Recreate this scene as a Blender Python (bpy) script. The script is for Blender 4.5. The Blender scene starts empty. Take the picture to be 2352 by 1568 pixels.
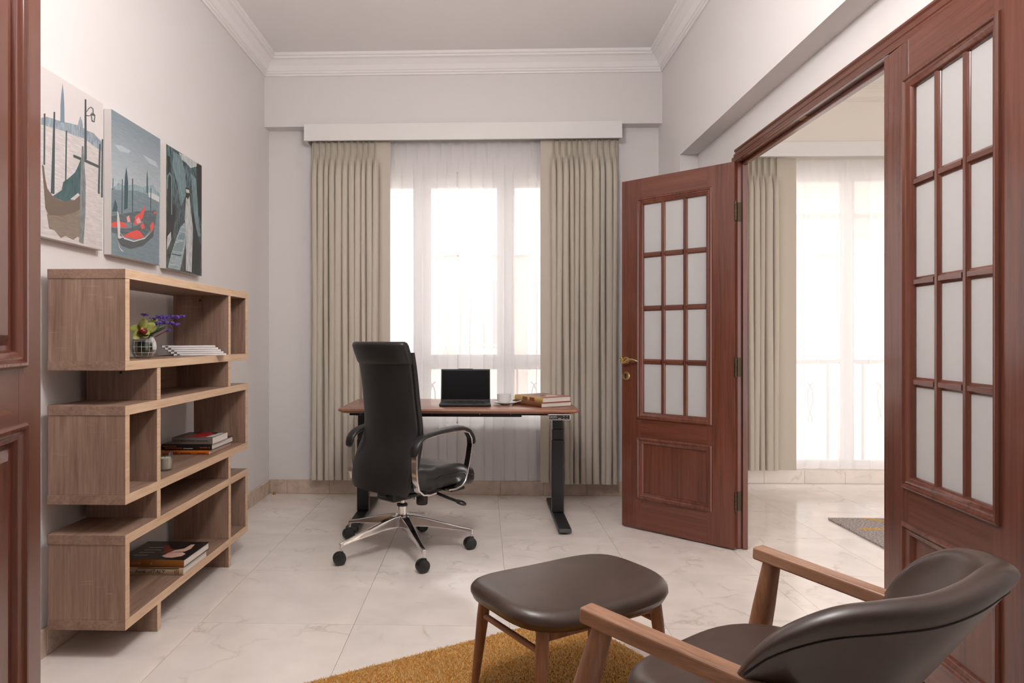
import bpy, bmesh, math, random
import numpy as np
from mathutils import Vector, Matrix

random.seed(7)
scn = bpy.context.scene
COL = scn.collection
PI = math.pi
R = math.radians

# ------------------------------------------------------------------ camera, sky, sun, exposure
cam_d = bpy.data.cameras.new('camera'); cam = bpy.data.objects.new('camera', cam_d); COL.objects.link(cam)
cam.location = (0, 0, 1.1); cam.rotation_euler = (R(90), 0, R(1.8264))
cam_d.sensor_width = 36; cam_d.lens = 24.0
cam_d.shift_x = (1176 - 1060) / 2352; cam_d.shift_y = -(784 - 777) / 2352
cam_d.clip_start = 0.05; cam_d.clip_end = 200
scn.camera = cam

world = bpy.data.worlds.new('sky'); scn.world = world; world.use_nodes = True
bg = world.node_tree.nodes['Background']
bg.inputs[0].default_value = (1.0, 0.975, 0.96, 1); bg.inputs[1].default_value = 1.08

sun_d = bpy.data.lights.new('sun', 'SUN'); sun_d.energy = 2.2; sun_d.angle = R(4); sun_d.color = (1, .95, .88)
sun = bpy.data.objects.new('sun', sun_d); COL.objects.link(sun); sun.rotation_euler = (R(38), 0, R(-20))

scn.view_settings.view_transform = 'Standard'; scn.view_settings.look = 'None'
scn.view_settings.exposure = 1.25; scn.view_settings.gamma = 1.0; scn.view_settings.use_curve_mapping = False
try:
    cy = scn.cycles
    cy.use_light_tree = False; cy.max_bounces = 7; cy.diffuse_bounces = 4; cy.glossy_bounces = 3; cy.transmission_bounces = 3
    cy.transparent_max_bounces = 8; cy.caustics_reflective = False; cy.caustics_refractive = False
    cy.sample_clamp_indirect = 5; cy.adaptive_threshold = .03
except Exception:
    pass

# ------------------------------------------------------------------ helpers
def tag(o, label=None, cat=None, group=None, kind=None):
    if label: o['label'] = label
    if cat: o['category'] = cat
    if group: o['group'] = group
    if kind: o['kind'] = kind
    return o

def empty(name, loc=(0, 0, 0), rz=0, label=None, cat=None, group=None, kind=None):
    o = bpy.data.objects.new(name, None); COL.objects.link(o)
    o.location = loc; o.rotation_euler = (0, 0, rz); o.empty_display_size = .05
    return tag(o, label, cat, group, kind)

class MB:
    def __init__(s): s.v = []; s.f = []; s.m = []
    def add(s, vs, fs, mi=0):
        b = len(s.v); s.v += [tuple(v) for v in vs]
        for f in fs: s.f.append(tuple(i + b for i in f)); s.m.append(mi)
        return s
    def box(s, x0, x1, y0, y1, z0, z1, mi=0, mis=None):
        vs = [(x0,y0,z0),(x1,y0,z0),(x1,y1,z0),(x0,y1,z0),(x0,y0,z1),(x1,y0,z1),(x1,y1,z1),(x0,y1,z1)]
        fs = [(0,3,2,1),(4,5,6,7),(0,1,5,4),(1,2,6,5),(2,3,7,6),(3,0,4,7)]   # -z +z -y +x +y -x
        b = len(s.v); s.v += vs
        for k, f in enumerate(fs): s.f.append(tuple(i + b for i in f)); s.m.append(mis[k] if mis else mi)
        return s
    def loft(s, rings, closed=True, cap0=True, cap1=True, mi=0):
        n = len(rings[0]); b = len(s.v)
        for r in rings: s.v += [tuple(p) for p in r]
        k = n if closed else n - 1
        for j in range(len(rings) - 1):
            for i in range(k):
                a = b + j*n + i; c = b + j*n + (i+1) % n
                s.f.append((a, c, c + n, a + n)); s.m.append(mi)
        if closed and cap0: s.f.append(tuple(b + i for i in reversed(range(n)))); s.m.append(mi)
        if closed and cap1: s.f.append(tuple(b + (len(rings)-1)*n + i for i in range(n))); s.m.append(mi)
        return s
    def cyl(s, p0, p1, r0, r1=None, n=16, mi=0):
        return s.tube([p0, p1], [r0, r0 if r1 is None else r1], n, mi=mi)
    def tube(s, pts, r, n=10, closed=False, mi=0, sx=1.0, up=None):
        P = [Vector(p) for p in pts]; N = len(P)
        rr = r if isinstance(r, (list, tuple)) else [r]*N
        T = []
        for i in range(N):
            a = P[i-1] if (i > 0 or closed) else P[i]; c = P[(i+1) % N] if (i < N-1 or closed) else P[i]
            T.append((c - a).normalized())
        u = Vector(up) if up else (Vector((0,0,1)) if abs(T[0].z) < .9 else Vector((1,0,0)))
        rings = []
        for i in range(N):
            u = (u - T[i]*u.dot(T[i])).normalized(); w = T[i].cross(u)
            rings.append([P[i] + (u*math.cos(2*PI*k/n) + w*math.sin(2*PI*k/n)*sx)*rr[i] for k in range(n)])
        if closed: rings.append(rings[0]); return s.loft(rings, True, False, False, mi)
        return s.loft(rings, True, True, True, mi)
    def lathe(s, prof, n=24, c=(0,0,0), axis='z', mi=0, cap=True):
        rings = []
        for r, h in prof:
            ring = []
            for k in range(n):
                a = 2*PI*k/n; x, y = r*math.cos(a), r*math.sin(a)
                p = (x, y, h) if axis == 'z' else ((h, x, y) if axis == 'x' else (y, h, x))
                ring.append((c[0]+p[0], c[1]+p[1], c[2]+p[2]))
            rings.append(ring)
        return s.loft(rings, True, cap, cap, mi)
    def sweep(s, path, prof, normal, closed=False, mi=0):
        """rectangular sections/profile: prof [(side, up)] ; normal = constant 'up' vector of path plane"""
        P = [Vector(p) for p in path]; N = len(P); nn = Vector(normal).normalized(); rings = []
        for i in range(N):
            a = P[i-1] if (i > 0 or closed) else P[i]; c = P[(i+1) % N] if (i < N-1 or closed) else P[i]
            d1 = (P[i]-a).normalized() if (P[i]-a).length > 1e-9 else None
            d2 = (c-P[i]).normalized() if (c-P[i]).length > 1e-9 else None
            t = ((d1 or d2) + (d2 or d1)).normalized()
            side = t.cross(nn)
            k = 1.0
            if d1 and d2: k = 1.0 / max(.3, math.cos(d1.angle(d2)/2))
            rings.append([P[i] + side*(q[0]*k) + nn*q[1] for q in prof])
        if closed: rings.append(rings[0]); return s.loft(rings, True, False, False, mi)
        return s.loft(rings, True, True, True, mi)
    def prism(s, poly, z0, z1, mi=0):
        n = len(poly)
        return s.loft([[(x, y, z0) for x, y in poly], [(x, y, z1) for x, y in poly]], True, True, True, mi)
    def mesh(s, name, mats, smooth=None):
        me = bpy.data.meshes.new(name); me.from_pydata(s.v, [], s.f)
        for m in (mats if isinstance(mats, (list, tuple)) else [mats]): me.materials.append(m)
        if any(s.m): me.polygons.foreach_set('material_index', s.m)
        bm = bmesh.new(); bm.from_mesh(me); bmesh.ops.recalc_face_normals(bm, faces=bm.faces); bm.to_mesh(me); bm.free()
        if smooth:
            me.polygons.foreach_set('use_smooth', [True]*len(me.polygons))
            me.set_sharp_from_angle(angle=R(smooth))
        me.update(); return me
    def build(s, name, mats, parent=None, loc=(0,0,0), rot=(0,0,0), smooth=None, bevel=None, seg=2, subsurf=0, solid=None):
        me = s.mesh(name, mats, smooth)
        return link(name, me, parent, loc, rot, bevel, seg, subsurf, solid, smooth)

def link(name, me, parent=None, loc=(0,0,0), rot=(0,0,0), bevel=None, seg=2, subsurf=0, solid=None, smooth=None):
    o = bpy.data.objects.new(name, me); COL.objects.link(o)
    o.parent = parent; o.location = loc; o.rotation_euler = rot
    if bevel:
        m = o.modifiers.new('bevel', 'BEVEL'); m.width = bevel; m.segments = seg; m.limit_method = 'ANGLE'; m.angle_limit = R(40)
    if subsurf:
        m = o.modifiers.new('sub', 'SUBSURF'); m.levels = subsurf; m.render_levels = subsurf
    if solid:
        m = o.modifiers.new('solid', 'SOLIDIFY'); m.thickness = solid; m.offset = 0
    return o

def box(name, b, m, parent=None, bevel=None, **k):
    return MB().box(*b).build(name, m, parent, bevel=bevel, **k)

def text(body, size, loc, rot, m, parent, name='title_lettering', align='LEFT', shear=0, sx=1.0):
    c = bpy.data.curves.new(name, 'FONT'); c.body = body; c.size = size; c.align_x = align; c.align_y = 'CENTER'; c.shear = shear
    c.extrude = .0002; c.resolution_u = 2; c.materials.append(m)
    t = bpy.data.objects.new(name, c); COL.objects.link(t); bpy.context.view_layer.update()
    me = bpy.data.meshes.new_from_object(t.evaluated_get(bpy.context.evaluated_depsgraph_get())); bpy.data.objects.remove(t)
    if not me.materials: me.materials.append(m)
    o = bpy.data.objects.new(name, me); COL.objects.link(o); o.parent = parent; o.location = loc; o.rotation_euler = rot; o.scale = (sx, 1, 1)
    return o

def superell(a, b, n, N=48):
    out = []
    for k in range(N):
        t = 2*PI*k/N; ct, st = math.cos(t), math.sin(t)
        r = (abs(ct)**n + abs(st)**n) ** (-1.0/n)
        out.append((a*r*ct, b*r*st))
    return out

def cushion(mb, a, b, n, z0, z1, r, dish=lambda x, y: 0.0, N=56, mi=0, under=.7):
    """soft slab: superellipse outline, rounded edges, dished or crowned top"""
    rings = []
    rb = r*under
    lay = [(a*.6, z0), (rb, z0), (rb*.3, z0+rb*.3), (0, z0+rb)]
    zt = z1 - r
    for i in range(6):
        t = PI/2*i/5; lay.append((r*(1-math.cos(t)), zt + r*math.sin(t)))
    for f in (.12, .22, .36, .52, .68, .84, .95): lay.append((r + (min(a, b)-r)*f, z1))
    for k, (ins, z) in enumerate(lay):
        pa, pb = max(a-ins, .004), max(b-ins, .004)
        if k > 9:
            f = 1 - (ins - r)/(min(a, b)-r); pa, pb = max((a-r)*f, .004), max((b-r)*f, .004)
        if k == 0: pa, pb = a*.4, b*.4
        ring = superell(pa, pb, n if k < 12 else max(2.2, n*.7), N)
        rings.append([(x, y, z + (dish(x, y) if k > 3 else dish(x, y)*.8)) for x, y in ring])
    return mb.loft(rings, True, True, True, mi)

# ------------------------------------------------------------------ materials
def nodes_of(name):
    m = bpy.data.materials.new(name); m.use_nodes = True
    nt = m.node_tree; p = nt.nodes['Principled BSDF']
    return m, nt, p
def N(nt, typ, **kw):
    n = nt.nodes.new(typ)
    for k, v in kw.items(): setattr(n, k, v)
    return n
def plain(name, col, rough=.5, metal=0, spec=.5, bump=0, bscale=200, coat=0):
    m, nt, p = nodes_of(name)
    p.inputs['Base Color'].default_value = (*col, 1); p.inputs['Roughness'].default_value = rough
    p.inputs['Metallic'].default_value = metal; p.inputs['Specular IOR Level'].default_value = spec
    if coat: p.inputs['Coat Weight'].default_value = coat; p.inputs['Coat Roughness'].default_value = .15
    if bump:
        tc = N(nt, 'ShaderNodeTexCoord'); no = N(nt, 'ShaderNodeTexNoise'); no.inputs['Scale'].default_value = bscale; no.inputs['Detail'].default_value = 3
        b = N(nt, 'ShaderNodeBump'); b.inputs['Strength'].default_value = bump; b.inputs['Distance'].default_value = .002
        nt.links.new(tc.outputs['Object'], no.inputs['Vector']); nt.links.new(no.outputs['Fac'], b.inputs['Height']); nt.links.new(b.outputs['Normal'], p.inputs['Normal'])
    return m
def ramp(nt, stops):
    r = N(nt, 'ShaderNodeValToRGB'); e = r.color_ramp.elements
    while len(e) > 1: e.remove(e[-1])
    e[0].position = stops[0][0]; e[0].color = (*stops[0][1], 1)
    for pos, c in stops[1:]:
        x = e.new(pos); x.color = (*c, 1)
    return r
def wood(name, dark, mid, light, axis, rough=.35, fine=55, along=2.2, coat=0, saw=0, spec=.4, bump=.25):
    m, nt, p = nodes_of(name)
    tc = N(nt, 'ShaderNodeTexCoord'); oi = N(nt, 'ShaderNodeObjectInfo'); va = N(nt, 'ShaderNodeVectorMath', operation='ADD'); sc = N(nt, 'ShaderNodeVectorMath', operation='SCALE')
    cx = N(nt, 'ShaderNodeCombineXYZ')
    for i in range(3): nt.links.new(oi.outputs['Random'], cx.inputs[i])
    sc.inputs['Scale'].default_value = 7.3
    nt.links.new(cx.outputs[0], sc.inputs[0]); nt.links.new(tc.outputs['Object'], va.inputs[0]); nt.links.new(sc.outputs[0], va.inputs[1])
    mp = N(nt, 'ShaderNodeMapping'); s = [fine]*3; s['xyz'.index(axis)] = along; mp.inputs['Scale'].default_value = s
    nt.links.new(va.outputs[0], mp.inputs['Vector'])
    n1 = N(nt, 'ShaderNodeTexNoise'); n1.inputs['Scale'].default_value = 1; n1.inputs['Detail'].default_value = 7; n1.inputs['Roughness'].default_value = .62; n1.inputs['Distortion'].default_value = .6
    nt.links.new(mp.outputs[0], n1.inputs['Vector'])
    mp2 = N(nt, 'ShaderNodeMapping'); s2 = [fine*.16]*3; s2['xyz'.index(axis)] = along*.45; mp2.inputs['Scale'].default_value = s2
    nt.links.new(va.outputs[0], mp2.inputs['Vector'])
    n2 = N(nt, 'ShaderNodeTexNoise'); n2.inputs['Scale'].default_value = 1; n2.inputs['Detail'].default_value = 3; n2.inputs['Distortion'].default_value = 1.2
    nt.links.new(mp2.outputs[0], n2.inputs['Vector'])
    mx = N(nt, 'ShaderNodeMix', data_type='FLOAT'); mx.inputs[0].default_value = .45
    nt.links.new(n1.outputs['Fac'], mx.inputs[2]); nt.links.new(n2.outputs['Fac'], mx.inputs[3])
    rp = ramp(nt, [(.32, dark), (.5, mid), (.68, light)])
    nt.links.new(mx.outputs[0], rp.inputs[0]); colr = rp.outputs[0]
    if saw:
        mp3 = N(nt, 'ShaderNodeMapping'); s3 = [9]*3; s3['xyz'.index(axis)] = 190; mp3.inputs['Scale'].default_value = s3
        nt.links.new(va.outputs[0], mp3.inputs['Vector'])
        n3 = N(nt, 'ShaderNodeTexNoise'); n3.inputs['Scale'].default_value = 1; n3.inputs['Detail'].default_value = 2
        nt.links.new(mp3.outputs[0], n3.inputs['Vector'])
        n4 = N(nt, 'ShaderNodeTexNoise'); n4.inputs['Scale'].default_value = 9; n4.inputs['Detail'].default_value = 2
        nt.links.new(va.outputs[0], n4.inputs['Vector'])
        r3 = ramp(nt, [(.60, (0,0,0)), (.70, (1,1,1))]); r4 = ramp(nt, [(.52, (0,0,0)), (.66, (1,1,1))])
        nt.links.new(n3.outputs['Fac'], r3.inputs[0]); nt.links.new(n4.outputs['Fac'], r4.inputs[0])
        mu = N(nt, 'ShaderNodeMath', operation='MULTIPLY'); nt.links.new(r3.outputs[0], mu.inputs[0]); nt.links.new(r4.outputs[0], mu.inputs[1])
        mu2 = N(nt, 'ShaderNodeMath', operation='MULTIPLY'); mu2.inputs[1].default_value = saw; nt.links.new(mu.outputs[0], mu2.inputs[0])
        mc = N(nt, 'ShaderNodeMix', data_type='RGBA'); mc.inputs[7].default_value = (*[min(1, c*1.35) for c in light], 1)
        nt.links.new(mu2.outputs[0], mc.inputs[0]); nt.links.new(colr, mc.inputs[6]); colr = mc.outputs[2]
    nt.links.new(colr, p.inputs['Base Color'])
    p.inputs['Roughness'].default_value = rough; p.inputs['Specular IOR Level'].default_value = spec
    if coat: p.inputs['Coat Weight'].default_value = coat; p.inputs['Coat Roughness'].default_value = .12
    if bump:
        b = N(nt, 'ShaderNodeBump'); b.inputs['Strength'].default_value = bump; b.inputs['Distance'].default_value = .0006
        nt.links.new(n1.outputs['Fac'], b.inputs['Height']); nt.links.new(b.outputs['Normal'], p.inputs['Normal'])
    return m
def marble(name, base, vein, rough, scale=1.0, vein_amt=.6, coord_random=True, cloud=.06):
    m, nt, p = nodes_of(name)
    tc = N(nt, 'ShaderNodeTexCoord'); oi = N(nt, 'ShaderNodeObjectInfo'); cx = N(nt, 'ShaderNodeCombineXYZ'); va = N(nt, 'ShaderNodeVectorMath', operation='ADD'); sc = N(nt, 'ShaderNodeVectorMath', operation='SCALE')
    for i in range(3): nt.links.new(oi.outputs['Random'], cx.inputs[i])
    sc.inputs['Scale'].default_value = 31.7
    nt.links.new(cx.outputs[0], sc.inputs[0]); nt.links.new(tc.outputs['Object'], va.inputs[0]); nt.links.new(sc.outputs[0], va.inputs[1])
    ns = N(nt, 'ShaderNodeTexNoise'); ns.inputs['Scale'].default_value = 3.2*scale; ns.inputs['Detail'].default_value = 6
    nt.links.new(va.outputs[0], ns.inputs['Vector'])
    vs = N(nt, 'ShaderNodeVectorMath', operation='SCALE'); vs.inputs['Scale'].default_value = .55/scale
    nt.links.new(ns.outputs['Color'], vs.inputs[0]); v2 = N(nt, 'ShaderNodeVectorMath', operation='ADD')
    nt.links.new(va.outputs[0], v2.inputs[0]); nt.links.new(vs.outputs[0], v2.inputs[1])
    vo = N(nt, 'ShaderNodeTexVoronoi', feature='DISTANCE_TO_EDGE'); vo.inputs['Scale'].default_value = 3.0*scale
    nt.links.new(v2.outputs[0], vo.inputs['Vector'])
    rv = ramp(nt, [(0.0, (1,1,1)), (.018, (.35,.35,.35)), (.05, (0,0,0))]); nt.links.new(vo.outputs['Distance'], rv.inputs[0])
    nm = N(nt, 'ShaderNodeTexNoise'); nm.inputs['Scale'].default_value = 4.5*scale; nm.inputs['Detail'].default_value = 4
    nt.links.new(va.outputs[0], nm.inputs['Vector']); rm = ramp(nt, [(.46, (0,0,0)), (.66, (1,1,1))]); nt.links.new(nm.outputs['Fac'], rm.inputs[0])
    mu = N(nt, 'ShaderNodeMath', operation='MULTIPLY'); nt.links.new(rv.outputs[0], mu.inputs[0]); nt.links.new(rm.outputs[0], mu.inputs[1])
    mu2 = N(nt, 'ShaderNodeMath', operation='MULTIPLY'); mu2.inputs[1].default_value = vein_amt; nt.links.new(mu.outputs[0], mu2.inputs[0])
    cl = N(nt, 'ShaderNodeTexNoise'); cl.inputs['Scale'].default_value = 6*scale; cl.inputs['Detail'].default_value = 5; nt.links.new(va.outputs[0], cl.inputs['Vector'])
    rc = ramp(nt, [(.3, tuple(c*(1-cloud) for c in base)), (.7, tuple(min(1, c*(1+cloud)) for c in base))]); nt.links.new(cl.outputs['Fac'], rc.inputs[0])
    mc = N(nt, 'ShaderNodeMix', data_type='RGBA'); mc.inputs[7].default_value = (*vein, 1)
    nt.links.new(mu2.outputs[0], mc.inputs[0]); nt.links.new(rc.outputs[0], mc.inputs[6]); nt.links.new(mc.outputs[2], p.inputs['Base Color'])
    p.inputs['Roughness'].default_value = rough
    return m
def leather(name, col, rough, var=.25, scale=9, spec=.5):
    m, nt, p = nodes_of(name)
    tc = N(nt, 'ShaderNodeTexCoord'); n1 = N(nt, 'ShaderNodeTexNoise'); n1.inputs['Scale'].default_value = scale; n1.inputs['Detail'].default_value = 5
    nt.links.new(tc.outputs['Object'], n1.inputs['Vector'])
    rp = ramp(nt, [(.3, tuple(c*(1-var) for c in col)), (.7, tuple(c*(1+var) for c in col))]); nt.links.new(n1.outputs['Fac'], rp.inputs[0]); nt.links.new(rp.outputs[0], p.inputs['Base Color'])
    vo = N(nt, 'ShaderNodeTexVoronoi'); vo.inputs['Scale'].default_value = 420; nt.links.new(tc.outputs['Object'], vo.inputs['Vector'])
    b = N(nt, 'ShaderNodeBump'); b.inputs['Strength'].default_value = .08; b.inputs['Distance'].default_value = .0005
    nt.links.new(vo.outputs['Distance'], b.inputs['Height']); nt.links.new(b.outputs['Normal'], p.inputs['Normal'])
    p.inputs['Roughness'].default_value = rough; p.inputs['Specular IOR Level'].default_value = spec
    return m
def cloth(name, col, transl=.0, transp=.0, weave=900):
    m, nt, p = nodes_of(name); out = nt.nodes['Material Output']
    p.inputs['Base Color'].default_value = (*col, 1); p.inputs['Roughness'].default_value = .9; p.inputs['Specular IOR Level'].default_value = .1
    sh = p.outputs[0]
    if transl:
        t = N(nt, 'ShaderNodeBsdfTranslucent'); t.inputs['Color'].default_value = (*col, 1)
        mx = N(nt, 'ShaderNodeMixShader'); mx.inputs[0].default_value = transl
        nt.links.new(sh, mx.inputs[1]); nt.links.new(t.outputs[0], mx.inputs[2]); sh = mx.outputs[0]
    if transp:
        t = N(nt, 'ShaderNodeBsdfTransparent'); mx = N(nt, 'ShaderNodeMixShader'); mx.inputs[0].default_value = transp
        nt.links.new(sh, mx.inputs[1]); nt.links.new(t.outputs[0], mx.inputs[2]); sh = mx.outputs[0]
    nt.links.new(sh, out.inputs['Surface'])
    return m

def s2l(r, g, b): return tuple(((c/255)/12.92 if c/255 <= .04045 else ((c/255+.055)/1.055)**2.4) for c in (r, g, b))

M = {}
M['wall'] = plain('wall_paint', (.77, .737, .728), .75, spec=.25, )
M['ceil'] = plain('ceiling_paint', (.90, .875, .87), .85, spec=.2)
M['white'] = plain('white_gloss_paint', (.80, .785, .77), .4)
M['lounge_wall'] = plain('lounge_wall_paint', (.82, .765, .70), .75, spec=.2)
M['grout'] = plain('grout', (.45, .39, .33), .8)
M['tile'] = marble('cream_marble', (.86, .785, .728), (.50, .41, .33), .13, 1.0, .55)
M['skirt'] = marble('skirting_marble', (.60, .475, .39), (.33, .23, .17), .2, 3.0, .7, cloud=.12)
M['mahog_v'] = wood('mahogany_upright', s2l(80,43,32), s2l(104,58,44), s2l(119,69,54), 'z', .24, fine=60, along=2.0, coat=.35, bump=0)
M['mahog_h'] = wood('mahogany_level', s2l(80,43,32), s2l(104,58,44), s2l(119,69,54), 'x', .24, fine=60, along=2.0, coat=.35, bump=0)
M['mahog_y'] = wood('mahogany_depth', s2l(80,43,32), s2l(104,58,44), s2l(119,69,54), 'y', .24, fine=60, along=2.0, coat=.35, bump=0)
M['frost'] = cloth('frosted_glass', (.68, .665, .66), transl=.3)
M['frost'].node_tree.nodes['Principled BSDF'].inputs['Roughness'].default_value = .35
M['frost'].node_tree.nodes['Principled BSDF'].inputs['Specular IOR Level'].default_value = .4
M['brass'] = plain('aged_brass', (.56, .38, .15), .28, metal=1)
M['bronze'] = plain('dark_bronze', (.085, .062, .04), .5, metal=1, bump=.3, bscale=300)
M['black_void'] = plain('dark_hole', (.01, .01, .01), .8)
oakc = (s2l(122,94,79), s2l(150,121,104), s2l(172,143,124))
M['oak_x'] = wood('oak_depth_grain', *oakc, 'x', .5, fine=95, along=5, saw=.4)
M['oak_y'] = wood('oak_length_grain', *oakc, 'y', .5, fine=95, along=4, saw=.35)
M['oak_z'] = wood('oak_upright_grain', *oakc, 'z', .5, fine=95, along=5, saw=.45)
M['oak_edge_lit'] = wood('oak_edge_band_lit', s2l(200,166,134), s2l(219,186,154), s2l(233,204,174), 'y', .5, fine=120, along=6)  # paler edge banding, with the light on the front edges painted in
M['drape'] = cloth('taupe_drape', s2l(204,195,182), transl=.06)
M['sheer'] = cloth('white_sheer', (.97, .95, .955), transl=.5, transp=.22)
M['alu'] = plain('white_aluminium', (.68, .67, .67), .4)
def glass_mat():
    m, nt, p = nodes_of('window_glass'); out = nt.nodes['Material Output']
    t = N(nt, 'ShaderNodeBsdfTransparent'); g = N(nt, 'ShaderNodeBsdfGlossy'); g.inputs['Roughness'].default_value = .02
    mx = N(nt, 'ShaderNodeMixShader'); mx.inputs[0].default_value = .05
    nt.links.new(t.outputs[0], mx.inputs[1]); nt.links.new(g.outputs[0], mx.inputs[2]); nt.links.new(mx.outputs[0], out.inputs['Surface'])
    return m
M['glass'] = glass_mat()
M['chrome'] = plain('polished_aluminium', (.78, .76, .75), .14, metal=1)
M['black_leather'] = leather('black_leather', (.019, .018, .018), .36, .15)
M['black_plastic'] = plain('black_plastic', (.016, .016, .017), .42)
M['black_metal'] = plain('black_powder_coat', (.012, .012, .013), .38)
M['rubber'] = plain('dark_rubber', (.02, .02, .02), .6)
M['brown_leather'] = leather('brown_leather', (.060, .034, .024), .38, .25, spec=.9)
M['walnut_y'] = wood('walnut_depth', s2l(140,100,77), s2l(172,128,101), s2l(194,153,127), 'y', .38, fine=90, along=6)
M['walnut_z'] = wood('walnut_upright', s2l(124,84,62), s2l(154,110,84), s2l(178,136,109), 'z', .38, fine=90, along=6)
M['desk_top'] = wood('acacia_desktop', s2l(126,80,60), s2l(152,102,79), s2l(172,122,99), 'x', .3, fine=50, along=2, coat=.2)
M['screen'] = plain('dark_display', (.002, .002, .0022), .35, spec=.06)
M['laptop'] = plain('laptop_shell', (.014, .014, .015), .5)
M['key'] = plain('laptop_key', (.025, .025, .027), .5)
M['porcelain'] = plain('white_porcelain', (.86, .85, .84), .15)
M['steel'] = plain('steel', (.7, .7, .7), .2, metal=1)
M['paper'] = plain('page_paper', (.80, .74, .68), .8)
M['ink_dark'] = plain('dark_ink', (.02, .018, .016), .6)
M['ink_light'] = plain('light_ink', (.75, .73, .70), .6)

# ------------------------------------------------------------------ the setting
XL, YB, XR, XD, ZC = -1.525, 4.815, 1.225, 1.335, 3.05
XW2 = 1.378            # lounge side of the shared wall
YB2 = 5.27            # lounge window wall

fl = box('floor', (-1.60, 4.7, -1.6, 5.4, -.08, -.0065), M['grout']); tag(fl, 'cream polished marble tiled floor', kind='structure')
tx0, ty0, TS = .1, 2.612, .597
tile_cache = {}
def add_tile(x0, x1, y0, y1):
    w, d = round(x1-x0, 4), round(y1-y0, 4)
    if w < .012 or d < .012: return
    if (w, d) not in tile_cache:
        tile_cache[(w, d)] = MB().box(-w/2, w/2, -d/2, d/2, -.006, 0).mesh('tile', M['tile'])
    link('tile', tile_cache[(w, d)], fl, ((x0+x1)/2, (y0+y1)/2, 0))
G = .0007
for (rx0, rx1, ry0, ry1) in ((XL, XD+.03, -1.5, YB-.002), (XD+.03, 4.55, .4, YB2-.002)):
    for i in range(-4, 9):
        for j in range(-8, 6):
            ax0, ax1 = tx0+i*TS, tx0+(i+1)*TS; ay0, ay1 = ty0+j*TS, ty0+(j+1)*TS
            bx0, bx1, by0, by1 = max(ax0, rx0), min(ax1, rx1), max(ay0, ry0), min(ay1, ry1)
            if bx1-bx0 > .01 and by1-by0 > .01: add_tile(bx0+G, bx1-G, by0+G, by1-G)

def struct(name, mb, m, label, **k):
    return tag(mb.build(name, m, **k), label, kind='structure')

struct('wall_left', MB().box(XL-.08, XL, -1.6, YB+.13, 0, ZC), M['wall'], 'plain off-white wall behind the bookshelf')
WX0, WX1, WZ0, WZ1 = -1.05, .77, .50, 2.275
mb = MB()
mb.box(XL, WX0, YB, YB+.13, 0, ZC); mb.box(WX1, XW2, YB, YB+.13, 0, ZC); mb.box(WX0, WX1, YB, YB+.13, 0, WZ0); mb.box(WX0, WX1, YB, YB+.13, WZ1, ZC)
struct('wall_back', mb, M['wall'], 'off-white wall around the study window')
mb = MB()
mb.box(XR, XW2, -1.6, YB, 2.243, ZC); mb.box(XR, XW2, 4.293, YB, 0, 2.243)
mb.box(XD, XW2, 3.655, 4.293, 0, 2.243); mb.box(XD, XW2, 1.457, 3.655, 2.03, 2.243); mb.box(XD, XW2, -1.6, 1.457, 0, 2.243)
struct('wall_right', mb, M['wall'], 'off-white wall with recessed bay holding the double doors')
struct('ceiling', MB().box(XL-.08, XW2, -1.6, YB+.13, ZC, ZC+.05), M['ceil'], 'plain white study ceiling')
struct('trim_1', MB().box(XL, XR, YB-.10, YB, 2.573, ZC), M['wall'], 'white beam across the top of the window wall')
# cornice: cove profile swept along left, back and right wall
cprof = [(0,0),(.012,0),(.012,.012),(.022,.016),(.022,.026),(.030,.030),(.045,.060),(.075,.088),(.092,.095),(.092,.105),(.104,.110),(.104,.128),(0,.128)]
zc0 = ZC-.128
mb = MB(); mb.sweep([(XL, -1.6, zc0), (XL, YB-.10, zc0), (XR, YB-.10, zc0), (XR, -1.6, zc0)], cprof, (0,0,1))
struct('trim_2', mb, M['ceil'], 'white moulded cornice around the study ceiling')

# skirting, laid in 30 cm pieces
def skirting(name, p0, p1, depth_dir, label, h=.098, start=0.0, step=.3025, mat='skirt'):
    a, b = Vector(p0), Vector(p1); L = (b-a).length; t = (b-a).normalized(); d = Vector(depth_dir)
    ang = math.atan2(t.y, t.x); sgn = 1 if (Vector((-t.y, t.x, 0)).dot(d) > 0) else -1
    root = empty(name, p0, ang, label, kind='structure')
    s = 0.0; cuts = [0.0]; s = start
    while s < L-.01:
        if s > .01: cuts.append(s)
        s += step
    cuts.append(L)
    cache = {}
    for c0, c1 in zip(cuts, cuts[1:]):
        w = round(c1-c0, 4)
        if w not in cache:
            cache[w] = MB().box(.0006, w-.0006, min(0, sgn*.013), max(0, sgn*.013), 0.0005, h).mesh('tile', M[mat])
        link('tile', cache[w], root, (c0, 0, 0), bevel=.0015, seg=1)
skirting('baseboard_left', (XL, -.5, 0), (XL, YB, 0), (1,0,0), 'cream marble skirting along the left wall', start=.1)
skirting('baseboard_back', (XL+.013, YB, 0), (XR, YB, 0), (0,-1,0), 'cream marble skirting under the study curtains', start=.12)
skirting('baseboard_right', (XR, 4.29, 0), (XR, YB-.013, 0), (-1,0,0), 'cream marble skirting on the right wall pier', start=.2)
skirting('baseboard_bay', (XD, 3.73, 0), (XD, 4.29, 0), (-1,0,0), 'cream marble skirting in the door bay', start=.2)

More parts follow.
